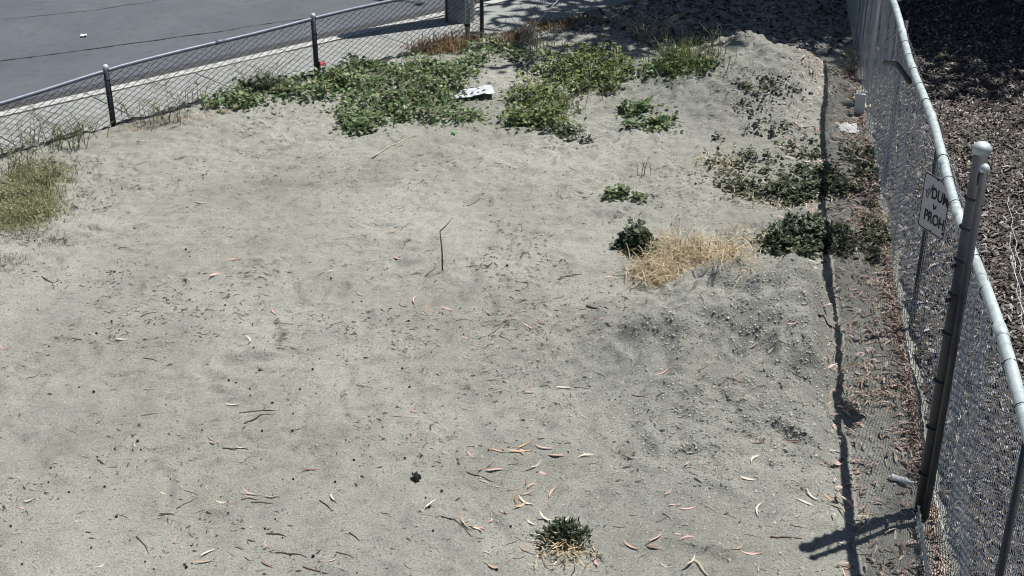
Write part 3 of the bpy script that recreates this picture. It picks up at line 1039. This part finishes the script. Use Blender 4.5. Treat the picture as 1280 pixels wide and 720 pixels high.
weed('weed_patch', 'thin scattered dark weeds between the far pile and the dark patches', 'weeds', [(995, 185, 30, 12), (1020, 195, 24, 10), (940, 205, 40, 16), (905, 215, 24, 20), (960, 160, 40, 12)], 800, .038, .09, 'weed_dark', WG, 60, 90, .04)
weed('weed_patch', 'weeds among the litter along the tall fence', 'weeds', [(1085, 225, 16, 40), (1095, 300, 16, 30), (1070, 190, 14, 14)], 1100, .045, .09, 'weed_dark', WG, 30, 50, .05)
weed('weed_patch', 'dark blue-green bush at the left of the straw clump', 'weeds', [(797, 312, 14, 10)], 750, .05, .26, 'weed_dark', WG, 14, 7, .075)
weed('weed_patch', 'feathery dark green weed near the bottom edge', 'weeds', [(702, 680, 22, 9)], 900, .05, .17, 'weed_dark', WG, 40, 9, .055, NARROW_V, flat=.9)
grass('grass_tuft', 'light green tufted grass in front of the deep shade', 'grass', [(860, 78, 42, 18), (835, 86, 30, 12)], 420, .32, .008, 'weed_lime', None, .7, 40, .12)
weed('weed_patch', 'green leaves at the foot of the light green tufted grass', 'weeds', [(860, 84, 40, 14), (815, 88, 18, 8)], 900, .052, .18, 'weed', WG, 20, 24, .09)
stalks('dry_bush', 'bare grey branching dead bush at the edge of the shade', 'bush', [(812, 50, 24, 6)], 30, .52, 'greystalk', None, 6, .007, .9)
stalks('dry_stalks', 'thin upright brown stalks among the yellow-green weeds', 'stalks', [(750, 105, 24, 18), (690, 80, 30, 14)], 34, .48, 'greystalk', None, 4, .0045)
stalks('dry_stalks', 'wispy grey-green stalks standing behind the largest weed patch', 'stalks', [(660, 62, 40, 10), (610, 60, 20, 8)], 40, .36, 'greystalk', None, 4, .004)
stalks('dry_stalks', 'wiry stalks growing through the street fence mesh, right of the first post', 'stalks', [(330, 112, 44, 7), (240, 134, 40, 6)], 50, .50, 'olive', None, 6, .0036, .7)
stalks('dry_stalks', 'wiry stalks growing through the street fence mesh, left of the first post', 'stalks', [(60, 182, 60, 9), (115, 167, 20, 6), (190, 152, 40, 5)], 84, .46, 'olive', None, 6, .0036, .7)
stalks('dry_stalks', 'single thin branching twig weed standing on open sand near the middle', 'stalks', [(805, 218, 10, 3)], 5, .26, 'greystalk', None, 4, .004)
stalks('dry_stalks', 'tall wispy pale stalks rising from the light green tufted grass', 'stalks', [(850, 80, 44, 14), (880, 70, 20, 10)], 34, .42, 'olive', None, 5, .004, .6)
stalks('dry_stalks', 'thin dry stems poking out of the broad leafy patch', 'stalks', [(690, 125, 50, 28)], 30, .36, 'greystalk', None, 5, .0038, .6)
stalks('dry_stalks', 'thin dry stems poking out of the largest weed patch', 'stalks', [(500, 110, 80, 30)], 40, .34, 'greystalk', None, 5, .0036, .6)
grass('grass_patch', 'olive green low grass at the left edge of the lot', 'grass', [(34, 250, 46, 34), (20, 278, 30, 14), (50, 218, 34, 12)], 6500, .095, .006, 'olive_light', None, .9, 150, .12, .35)
weed('weed_patch', 'small olive leaves mixed through the low grass at the left edge', 'weeds', [(34, 250, 44, 34), (50, 212, 36, 12)], 2600, .024, .09, 'olive_light', WG, 40, 140, .10)
stalks('dry_stalks', 'tangled olive stems over the low grass at the left edge', 'stalks', [(40, 222, 40, 16), (20, 200, 30, 10)], 60, .24, 'olive', None, 5, .0035, .8)
grass('dry_grass', 'dark dry fringe along the lower side of the olive grass', 'grass', [(40, 296, 40, 6), (100, 208, 18, 10), (60, 303, 30, 4), (15, 330, 14, 10), (75, 300, 10, 4)], 800, .09, .006, 'greystalk', None, .9, 50, .07, .6)
grass('dry_grass', 'rusty brown dry grass clump in front of the grey pole', 'grass', [(545, 60, 34, 8), (572, 54, 20, 6)], 1300, .26, .011, 'rust', None, .8, 22, .12, .3)
grass('dry_grass', 'rusty dry grass right of the dark end post', 'grass', [(655, 48, 18, 5), (630, 54, 16, 4)], 420, .18, .010, 'rust', None, .8, 14, .09, .3)
grass('dry_grass', 'dry brown grass strip at the fence base between the first two posts', 'grass', [(225, 148, 44, 5), (170, 160, 20, 5), (270, 138, 24, 5)], 420, .08, .007, 'rust', None, .9, 34, .07, .7)
grass('dry_grass', 'dry brown grass under the leaning mesh panel', 'grass', [(690, 34, 30, 5), (740, 26, 24, 5)], 700, .14, .010, 'rust', None, .9, 22, .11, .4)
grass('straw_clump', 'golden heap of dry straw on the edge of the near sand pile', 'straw', [(838, 318, 36, 18), (818, 346, 32, 10), (872, 320, 26, 12), (905, 326, 20, 6)], 2200, .25, .0065, 'straw', None, 1.0, 56, .095, .85)
grass('straw_clump', 'scattered straw beside the nearer dark weeds and the tall fence', 'straw', [(1095, 295, 20, 24), (1105, 325, 16, 16), (930, 300, 18, 12)], 600, .14, .007, 'straw', None, 1.0, 40, .10, .9)
grass('straw_clump', 'thin straw scattered left of the farther dark weeds', 'straw', [(895, 205, 26, 16), (960, 255, 30, 10), (920, 240, 20, 10)], 420, .12, .007, 'straw', None, 1.0, 50, .12, .92)
grass('straw_clump', 'pale straw under the feathery weed near the bottom edge', 'straw', [(710, 692, 30, 10)], 130, .13, .007, 'straw', None, 1.0, 22, .06, .95)
stalks('dry_stalks', 'bleached dead stems hanging against the fence by the far pile', 'stalks', [(1066, 88, 12, 10)], 26, .45, 'greystalk', None, 6, .005, .9)

# =====================================================================
# LITTER: SINGLE LEAVES, TWIGS, GUM NUTS
# =====================================================================
def sickle(seed, curl):
    r = random.Random(seed)
    n = 7; V = []; F = []
    bend = r.uniform(.05, .26) * r.choice((-1, 1)); wmax = r.uniform(.045, .075)
    for i in range(n + 1):
        t = i / n
        x = t - .5; yb = bend * (1 - (2 * t - 1) ** 2); wv = wmax * (math.sin(math.pi * min(1, t * 1.05 + .04)) ** .7 if t < .95 else .08)
        z = curl * (2 * t - 1) ** 2 * .16 + .02
        V += [(x, yb - wv, z + .02), (x, yb, z), (x, yb + wv, z + .02)]
        if i:
            b = 3 * i
            F += [(b - 3, b, b + 1, b - 2), (b - 2, b + 1, b + 2, b - 1)]
    me = bpy.data.meshes.new('fallen_leaf'); me.from_pydata(V, [], F); me.materials.append(M['leafdead'])
    me.polygons.foreach_set('use_smooth', np.ones(len(F), bool))
    return me


TONES = {'cream': (.64, .56, .45), 'pink': (.62, .40, .36), 'tan': (.46, .33, .23), 'brown': (.24, .15, .11)}
for k_, c_ in TONES.items(): M['leaf_' + k_] = simple('leaf_' + k_, c_, .6, var=.2, scale=40)
BASEM = [sickle(i, c) for i, c in enumerate((.2, .8, 1.3, .4, -.5, .9, .1, 1.0))]
LT = {}
for k_ in TONES:
    LT[k_] = []
    for m_ in BASEM:
        q_ = m_.copy(); q_.materials.clear(); q_.materials.append(M['leaf_' + k_]); LT[k_].append(q_)
LM = LT['cream'] + LT['pink']
redm = sickle(11, .4); redm.materials.clear(); redm.materials.append(M['leafred'])
MARKS = [('standing stick', 553, 315), ('straw clump', 838, 330), ('lone low weed', 782, 247), ('feathery weed', 702, 680), ('black scrap', 520, 600),
         ('small round weed', 449, 156), ('olive grass', 60, 255), ('largest weed patch', 500, 140), ('broad leafy patch', 680, 150), ('red-brown leaf', 388, 591),
         ('two parallel dark twigs', 322, 520), ('crossed dark twigs', 623, 418), ('nearer dark weeds', 1000, 320), ('farther dark weeds', 990, 240), ('white paper sheet', 1060, 163),
         ('crumpled rail shadow', 1058, 480), ('gate post shadow', 1040, 680), ('thick pale stick', 873, 710), ('magenta-pink leaf', 964, 477), ('bottom left corner', 0, 720),
         ('long pale branch', 495, 184), ('hollow in the near pile', 800, 440), ('pink leaf near the centre', 520, 514), ('left edge of the frame', 0, 450), ('twig below the straw', 745, 385)]
MARKS = [(('rail shadow' if m[0].startswith('crumpled') else m[0]), m[1], m[2]) for m in MARKS]
used = set()


def where(px, py, stem):
    """a label that tells the place by the nearest landmarks"""
    near = sorted(MARKS, key=lambda m: (m[1] - px) ** 2 + (m[2] - py) ** 2)
    lab = None
    for m in near[:9]:
        dx, dy = px - m[1], py - m[2]
        ad = math.hypot(dx, dy)
        far_ = 'just ' if ad < 35 else ('' if ad < 80 else 'well ')
        if abs(dx) > 2.2 * abs(dy): d = 'right of' if dx > 0 else 'left of'
        elif abs(dy) > 2.2 * abs(dx): d = 'below' if dy > 0 else 'above'
        else: d = ('below' if dy > 0 else 'above') + ' and ' + ('right of' if dx > 0 else 'left of')
        lab = f'{stem}, {far_}{d} the {m[0]}'
        if lab not in used: break
    used.add(lab)
    return lab


def normal_at(x, y):
    e = .05
    return Vector((float(hg(x - e, y) - hg(x + e, y)), float(hg(x, y - e) - hg(x, y + e)), 2 * e)).normalized()


def place(o, p, yaw, tilt=0.0, lift=.0):
    nrm = normal_at(p[0], p[1])
    q = Vector((0, 0, 1)).rotation_difference(nrm)
    o.location = Vector((float(p[0]), float(p[1]), float(p[2]) + lift))
    o.rotation_euler = (q.to_matrix() @ Matrix.Rotation(yaw, 3, 'Z') @ Matrix.Rotation(tilt, 3, 'X')).to_euler()


def leaf(px, py, L, yaw, label, group=None, me=None, name='fallen_leaf'):
    o = obj(name, me or random.choice(LM))
    place(o, ground(px, py).tolist(), yaw, random.uniform(-.35, .35), .004)
    o.scale = (L, L * random.uniform(.8, 1.15), L)
    tag(o, label, 'leaf', group)
    return o


leaf(388, 591, .13, .1, 'red-brown leaf lying alone on the open sand at lower left', None, redm)
leaf(418, 626, .14, -1.0, 'pink curved leaf below the red-brown leaf on open sand')
leaf(281, 626, .13, -.1, 'cream long leaf lying flat beside short twigs at lower left')
leaf(302, 556, .10, .0, 'short pale leaf just above a dark twig at lower left')
leaf(152, 425, .11, -.2, 'pale sickle leaf alone on sand at mid left')
leaf(520, 514, .12, -.7, 'pinkish leaf left of the blue-grey sand patch near centre')
leaf(591, 568, .12, -.9, 'narrow pink leaf above the litter trail near bottom centre')
leaf(663, 490, .12, -.1, 'dark pink leaf on the blue-grey sand patch')
leaf(610, 650, .12, 1.4, 'upright pink leaf at the left of the feathery weed')
leaf(541, 631, .14, .9, 'cream sickle leaf left of the litter trail near the bottom')
leaf(818, 673, .15, .7, 'cream leaf on the sand right of the feathery weed')
leaf(952, 636, .16, 1.1, 'curled cream leaf on the right front sand')
leaf(964, 477, .15, .55, 'magenta-pink leaf on the near sand pile')
leaf(990, 553, .14, -.25, 'pale tan leaf low on the right side of the near pile')
leaf(1017, 622, .13, -.8, 'cream leaf left of the rail shadow near the bottle')
leaf(990, 406, .13, .25, 'pink curled leaf near the top of the near pile')
leaf(855, 556, .12, -1.1, 'pink leaf on the front slope of the near pile')
leaf(862, 702, .16, .9, 'broad pale leaf at the bottom edge right of centre')
leaf(735, 573, .15, .1, 'long straw-coloured leaf above the feathery weed')
leaf(1045, 581, .14, .35, 'pale leaf touching the rail shadow')
leaf(860, 635, .13, .2, 'twisted cream leaf between the feathery weed and right fence')
leaf(940, 690, .15, .05, 'pink leaf at the bottom right of the sand')

zones = [  # x0,x1,y0,y1,count,label,group
    (560, 1040, 560, 718, 56, 'pale dry leaf among many on the front sand at bottom right', 'leaves on the front sand'),
    (590, 1050, 400, 560, 30, 'dry leaf lying on the slope of the near sand pile', 'leaves on the near pile'),
    (0, 560, 430, 718, 34, 'small pale leaf on the smooth bare sand at lower left', 'leaves on the bare sand'),
    (80, 800, 190, 430, 62, 'small dry leaf on the trampled sand across the middle', 'leaves across the middle'),
    (860, 1050, 120, 260, 32, 'dry leaf among the thin weeds before the far pile', 'leaves by the far pile'),
    (580, 690, 560, 700, 24, 'narrow leaf in the litter trail left of the feathery weed', 'leaves in the litter trail')]
for x0, x1, y0, y1, cnt, lab, grp in zones:
    for i in range(cnt):
        tone = random.choice(('cream', 'pink', 'pink', 'tan', 'tan', 'brown'))
        for _t in range(12):
            px_, py_, L_ = random.uniform(x0, x1), random.uniform(y0, y1), min(.15, .05 + random.expovariate(22))
            if float(fbm(px_ / 42., py_ / 26., 2, 150)) > random.uniform(-.25, .35): break
        sz = 'long' if L_ > .105 else ('short' if L_ < .072 else 'curved')
        leaf(px_, py_, L_, random.uniform(-1.0, 1.0) * (1 if random.random() < .75 else 1.6), where(px_, py_, f'{sz} {tone} dry leaf'), grp, random.choice(LT[tone]))


def twig(x0, y0, x1, y1, label, rad=.006, mat='twig', group=None, bow=.03):
    a = Vector(ground(x0, y0).tolist()); b = Vector(ground(x1, y1).tolist())
    L = (b - a).length; rad *= .8
    mb = MB(); pts = []
    side = Vector((-(b - a).y, (b - a).x, 0)).normalized() if L > 0 else Vector((1, 0, 0))
    for i in range(6):
        t = i / 5; q = a.lerp(b, t) + side * (bow * L * 1.5 * math.sin(t * 3.1) + random.uniform(-.02, .02) * L)
        q.z = float(hg(q.x, q.y)) + rad * .5
        pts.append(q - a)
    mb.tube(pts, [rad, rad * 1.1, rad, rad * .9, rad * .7, rad * .4], 5)
    if L > .25:
        q = pts[3]; mb.tube([q, q + (b - a).normalized() * L * .10 + side * L * .22 * random.choice((-1, 1)) + Vector((0, 0, .01))], [rad * .7, rad * .3], 4)
    o = obj('twig', mb.mesh('twig', mat)); o.location = a; o.scale = (1, 1, 1)
    tag(o, label, 'twig', group)
    return o


twig(463, 199, 526, 168, 'long pale branch on the sand below the small round weed', .011, 'twig_pale')
twig(388, 229, 419, 221, 'pale short stick on the sand at upper left', .009, 'twig_pale')
twig(299, 516, 349, 514, 'upper of two parallel dark twigs on the bare sand', .007)
twig(305, 529, 343, 518, 'lower curved one of two parallel dark twigs on bare sand', .007, bow=.09)
twig(278, 560, 310, 562, 'dark twig under a short pale leaf at lower left', .007)
twig(221, 637, 247, 621, 'thin slanting twig at lower left beside the cream long leaf', .005)
twig(72, 654, 91, 641, 'pale thin twig near the lower left corner', .005, 'twig_pale')
twig(171, 672, 186, 693, 'dark twig pointing down at the lower left', .006)
twig(314, 627, 341, 629, 'straight dark twig level with the pink curved leaf', .006)
twig(399, 626, 414, 640, 'short slanting dark twig beside the pink curved leaf', .006)
twig(333, 666, 357, 669, 'dark twig near the bottom, above a longer one', .007)
twig(345, 691, 384, 698, 'long dark twig close to the bottom edge at lower left', .007)
twig(420, 689, 442, 698, 'forked dark twig near the bottom edge left of centre', .006)
twig(379, 709, 409, 719, 'dark twig cut by the bottom edge', .008)
twig(436, 665, 450, 676, 'kinked dark twig above the forked one', .006)
twig(213, 663, 227, 640, 'thin pale twig beside the slanting twig at lower left', .004, 'twig_pale')
twig(179, 447, 197, 452, 'short dark twig on bare sand at mid left', .006)
twig(34, 473, 51, 465, 'short dark twig close to the left edge', .005)
twig(697, 350, 727, 344, 'dark twig left of the straw clump', .008)
twig(733, 383, 760, 386, 'dark stick below the straw clump', .011)
twig(648, 387, 682, 379, 'thin branching twig on sand left of the near pile', .006)
twig(610, 421, 636, 407, 'upper one of two crossed dark twigs near the centre', .007)
twig(624, 421, 639, 430, 'lower one of two crossed dark twigs near the centre', .006)
twig(570, 401, 591, 401, 'straight dark twig left of the crossed pair', .006)
twig(412, 410, 431, 400, 'slanting dark twig left of the centre', .006)
twig(583, 258, 607, 252, 'thin dark twig above the standing stick', .005)
twig(1021, 390, 1062, 417, 'dark twig reaching the rail shadow on the near pile', .009)
twig(584, 588, 618, 602, 'long red-brown twig in the litter trail', .007)
twig(551, 644, 590, 670, 'thin slanting twig left of the feathery weed', .005)
twig(963, 671, 1003, 674, 'dark red twig on the sand by the post shadow', .008)
twig(862, 700, 886, 722, 'thick pale stick cut by the bottom edge', .014, 'twig_pale')
twig(740, 250, 770, 226, 'pale fallen stick leaning over beside the lone low weed', .007, 'twig_pale')
twig(226, 392, 236, 385, 'small dark twig on sand at mid left', .005)
twig(175, 396, 198, 390, 'thin dark twig beside a dark nut at mid left', .005)
twig(45, 346, 72, 356, 'curved dark twig below the olive grass', .007, bow=.1)
# standing stick with bent tip
a = Vector(ground(553, 338).tolist())
st = MB(); b = Vector(at_y(550, 289, a.y + .02).tolist()) - a; c2 = Vector(at_y(566, 272, a.y + .18).tolist()) - a
st.tube([(0, 0, -.03), b * .5 + Vector((.008, 0, 0)), b], [.008, .007, .006], 6); st.tube([b, b.lerp(c2, .5) + Vector((0, 0, -.01)), c2], [.006, .005, .003], 5)
o = obj('standing_stick', st.mesh('standing_stick', 'twig')); o.location = a
tag(o, 'thin stick poked upright into the sand with bent tip near the centre', 'stick')
for x0, x1, y0, y1, cnt, lab, grp in [
        (60, 800, 180, 440, 46, 'short thin twig on the trampled sand across the middle', 'small twigs across the middle'),
        (0, 560, 430, 718, 26, 'tiny dark twig on the bare sand at lower left', 'tiny twigs at lower left'),
        (560, 1030, 440, 718, 40, 'small twig on the front sand at lower right', 'small twigs at lower right')]:
    for i in range(cnt):
        x = random.uniform(x0, x1); y = random.uniform(y0, y1); L = random.uniform(7, 20); an = random.uniform(-.6, .6)
        twig(x, y, x + L * math.cos(an), y + L * math.sin(an), where(x, y, ('short' if L < 12 else 'longer') + ' thin twig'), random.uniform(.0025, .0042), 'twig', grp, random.uniform(-.08, .08))

nm = MB().lathe([(.25, -.45), (.48, -.2), (.52, .05), (.42, .3), (.46, .36), (.30, .42), (.12, .36)], 8).mesh('gum_nut', 'nut')
hand = [(520, 600)]
for i in range(110):
    x = random.uniform(0, 640); y = random.uniform(400, 718) if random.random() < .8 else random.uniform(300, 420)
    o = obj('gum_nut', nm)
    s_ = random.uniform(.009, .021)
    p = ground(x, y).tolist()
    place(o, p, random.random() * 6, random.uniform(0, 1.6), s_ * .35); o.scale = (s_, s_, s_)
    tag(o, where(x, y, ('tiny' if s_ < .0125 else 'small' if s_ < .017 else 'larger') + ' dark round gum nut'), 'seed pod', 'gum nuts on the bare sand')

# uncountable litter -----------------------------------------------------
def stuff(name, label, cat, V, F, mat):
    o = obj(name, mesh_np(name, V, F, mat)); tag(o, label, cat, kind='stuff'); return o


# clods over the sand (denser on the piles)
n = 130000
px = rng.uniform(-20, 1150, n); py = 720 - 715 * rng.random(n) ** .9
P = ground(px, py)
den = .18 + .55 * lump(P[:, 0], P[:, 1], 2.0, 9.3, 1.6, 1.2, 2.0, 1.0, 1.0) + .5 * lump(P[:, 0], P[:, 1], 3.2, 16.4, 1.4, 1, 1.4, .8, 1.0) \
    + .45 * np.clip(fbm(P[:, 0] * .5, P[:, 1] * .5, 2, 90) + .1, 0, 1) + .35 * sstep(11, 16, P[:, 1])
ok = (rng.random(n) < den) & (fperp(P[:, 0], P[:, 1]) > .05) & (en(P[:, 0], P[:, 1])[1] < .0)
P = P[ok]; n = len(P)
sc = np.clip(rng.lognormal(-4.5, .42, n), .005, .03) * (1 + .12 * lump(P[:, 0], P[:, 1], 2.0, 9.3, 1.4, 1.0, 1.8, .9, 1.0)) * (1 + .03 * np.clip(P[:, 1] - 9, 0, 10))
v, f = scatter(CLOD_V, CLOD_F, P, rots(rng.random(n) * 6.28, rng.normal(0, .3, n), rng.normal(0, .3, n)), sc)
stuff('sand_clods', 'small clods and crumbs of dry sand over the whole lot', 'clods', v, f, 'clod')

# dark crumbs, bark bits and leaf fragments
n = 30000
px = rng.uniform(-20, 1120, n); py = 720 - 640 * rng.random(n) ** .75
P = ground(px, py); ok = (fperp(P[:, 0], P[:, 1]) > .05) & (en(P[:, 0], P[:, 1])[1] < -.1)
ok &= rng.random(n) < (.06 + .9 * np.clip(fbm(P[:, 0] * 1.1, P[:, 1] * 1.1, 3, 95) * 2.4 - .02, 0, 1)) * (.3 + .7 * sstep(8, 12.5, P[:, 1])) * (1 - .7 * lump(P[:, 0], P[:, 1], 2.0, 9.2, 1.5, 1.0, 1.8, .9, 1.0))
P = P[ok]; n = len(P); P[:, 2] += .003
v, f = scatter(CHIP_V, CHIP_F, P, rots(rng.normal(0, .9, n), rng.normal(0, .2, n), rng.normal(0, .2, n)), np.stack([rng.lognormal(-3.4, .5, n), rng.uniform(.012, .034, n), rng.uniform(.01, .05, n)], -1))
stuff('bark_crumbs', 'fine bark crumbs and leaf fragments strewn over the sand', 'leaf litter', v, f, 'crumb')

# leaf strip along the foot of the tall fence
n = 6800
s = rng.uniform(-2.2, 10.5, n); p = np.abs(rng.uniform(-.15, 1, n)) ** 2.5 * .68 * np.where(s > 3, 1.5, 1.0)
x = F0[0] + FD[0] * s + FN[0] * p; y = F0[1] + FD[1] * s + FN[1] * p
P = np.stack([x, y, hg(x, y) + rng.random(n) * .03], -1)
ok = rng.random(n) < .35 + .65 * np.clip(fbm(x * 2, y * 2, 2, 97) * 1.6 + .3, 0, 1)
P = P[ok]; n = len(P)
v, f = scatter(CHIP_V, CHIP_F, P, rots(rng.random(n) * 6.28, rng.normal(0, .4, n), rng.normal(0, .4, n)), np.stack([rng.uniform(.04, .12, n), rng.uniform(.02, .055, n), rng.uniform(.05, .2, n)], -1))
stuff('leaf_litter', 'pinkish dry leaf litter heaped along the foot of the tall fence', 'leaf litter', v, f, 'leafdead_i')

n = 8000  # dark leaf chips added to deepen the tree shade at the far end
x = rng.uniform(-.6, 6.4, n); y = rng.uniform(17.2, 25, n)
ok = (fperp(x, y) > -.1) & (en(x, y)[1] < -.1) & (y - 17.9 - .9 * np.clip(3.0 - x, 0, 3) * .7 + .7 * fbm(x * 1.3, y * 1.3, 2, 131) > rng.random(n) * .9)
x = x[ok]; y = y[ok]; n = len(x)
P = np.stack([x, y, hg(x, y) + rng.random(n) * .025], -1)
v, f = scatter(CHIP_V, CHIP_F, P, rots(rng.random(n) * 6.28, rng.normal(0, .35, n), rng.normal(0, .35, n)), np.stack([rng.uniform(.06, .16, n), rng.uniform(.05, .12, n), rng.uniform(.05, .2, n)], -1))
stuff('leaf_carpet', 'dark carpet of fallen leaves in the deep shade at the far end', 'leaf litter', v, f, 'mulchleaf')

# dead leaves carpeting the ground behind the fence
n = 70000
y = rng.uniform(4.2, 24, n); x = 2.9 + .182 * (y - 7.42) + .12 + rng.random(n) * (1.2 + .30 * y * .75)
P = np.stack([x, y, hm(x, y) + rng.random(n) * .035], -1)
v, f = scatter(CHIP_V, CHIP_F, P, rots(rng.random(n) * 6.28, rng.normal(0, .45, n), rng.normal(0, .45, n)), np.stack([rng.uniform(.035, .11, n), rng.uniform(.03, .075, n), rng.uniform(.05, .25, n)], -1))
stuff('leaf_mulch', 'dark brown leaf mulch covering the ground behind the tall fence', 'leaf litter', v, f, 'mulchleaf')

# =====================================================================
# RUBBISH
# =====================================================================
def crumple(name, p, w_, l_, hh, mat, label, cat, yaw=0.0, seed=0, n=12, dome=.0, fq=5):
    r = np.random.default_rng(seed)
    u, v = np.meshgrid(np.linspace(-.5, .5, n), np.linspace(-.5, .5, n))
    z = hh * (.5 + fbm(u * fq + seed, v * fq, 2, 33 + seed)) * .7 + dome * (1 - 4 * np.maximum(np.abs(u), np.abs(v)) ** 2) + .012
    jit = r.normal(0, .012, (2, n, n))
    V = np.stack([(u + jit[0]) * w_, (v + jit[1]) * l_, np.maximum(z, .004)], -1).reshape(-1, 3)
    idx = np.arange(n * n).reshape(n, n)
    F = np.stack([idx[:-1, :-1], idx[:-1, 1:], idx[1:, 1:], idx[1:, :-1]], -1).reshape(-1, 4)
    o = obj(name, mesh_np(name, V, F, mat))
    md = o.modifiers.new('thickness', 'SOLIDIFY'); md.thickness = .0025
    place(o, p, yaw); tag(o, label, cat)
    return o


crumple('paper_sheet', ground(1060, 163).tolist(), .27, .24, .05, 'paper', 'crumpled white paper sheet lying in the litter by the tall fence', 'paper', .1, 1)
crumple('paper_scrap', ground(1076, 121).tolist(), .15, .14, .06, 'paper', 'small crumpled white paper scrap left of the pale panel', 'paper', .4, 2, 10)
crumple('cardboard_strip', ground(1082, 136).tolist(), .10, .46, .03, 'card', 'narrow pale cardboard strip lying against the pale panel', 'cardboard', .45, 3, 10)
bag = crumple('plastic_bag', ground(592, 117).tolist(), .52, .42, .04, 'bag', 'white crumpled plastic bag with dark print between the two large weed patches', 'bag', .15, 4, 22, .02, 9)
for i in range(13):
    x0 = random.uniform(-.2, .17); y0 = random.uniform(-.17, .15); an = random.uniform(.1, .9); L_ = random.uniform(.03, .09)
    z0_ = .034 + random.random() * .015
    MB().tube([(x0, y0, z0_), (x0 + L_ * .5 * math.cos(an), y0 + L_ * .5 * math.sin(an), z0_ + .008), (x0 + L_ * math.cos(an), y0 + L_ * math.sin(an), z0_)], [.004, .010, .003], 5).build('print_mark', 'bagprint', bag)
crumple('red_wrapper', (ground(404, 95) + np.array([0, 0, .13])).tolist(), .10, .10, .05, 'red', 'small crumpled red wrapper at the foot of the second fence post', 'wrapper', .3, 5, 8, .03)
crumple('green_scrap', ground(567, 169).tolist(), .05, .05, .03, 'green', 'tiny bright green plastic scrap in front of the largest weed patch', 'scrap', .3, 6, 6, .02)
crumple('black_scrap', ground(520, 600).tolist(), .05, .075, .04, 'black', 'crumpled black scrap on open sand left of the litter trail', 'scrap', .5, 7, 10, .03)
for px, py, lab in ((105, 46, 'white scrap lying on the asphalt'),):
    p = at_z(px, py, -.13)
    o = crumple('paper_scrap', (0, 0, 0), .09, .08, .05, 'paper', lab, 'paper', .2, 8, 8)
    o.location = (float(p[0]), float(p[1]), -.128); o.rotation_euler = (0, 0, .2)

bp = ground(1126, 604).tolist()
bt = thing('plastic_bottle', 'clear crushed plastic bottle lying in the litter by the gate post', 'bottle', bp)
bt.location.z += .035
bt.rotation_euler = (0, 0, R(-30)); bt.scale = (.72, .8, .8)
mbb = MB().lathe([(.012, -.105), (.030, -.10), (.033, -.08), (.030, -.06), (.033, -.045), (.029, -.03), (.033, -.01), (.030, .005), (.033, .03), (.027, .055), (.014, .082), (.013, .10)], 14, (0, 0, 0), (1, 0, 0))
for vv in mbb.v: vv.z *= .85 + .1 * math.sin(vv.x * 40)
mbb.build('body', 'bottle', bt)
MB().lathe([(.016, .098), (.016, .116), (.012, .119)], 12, (0, 0, 0), (1, 0, 0)).build('cap', 'paper', bt)
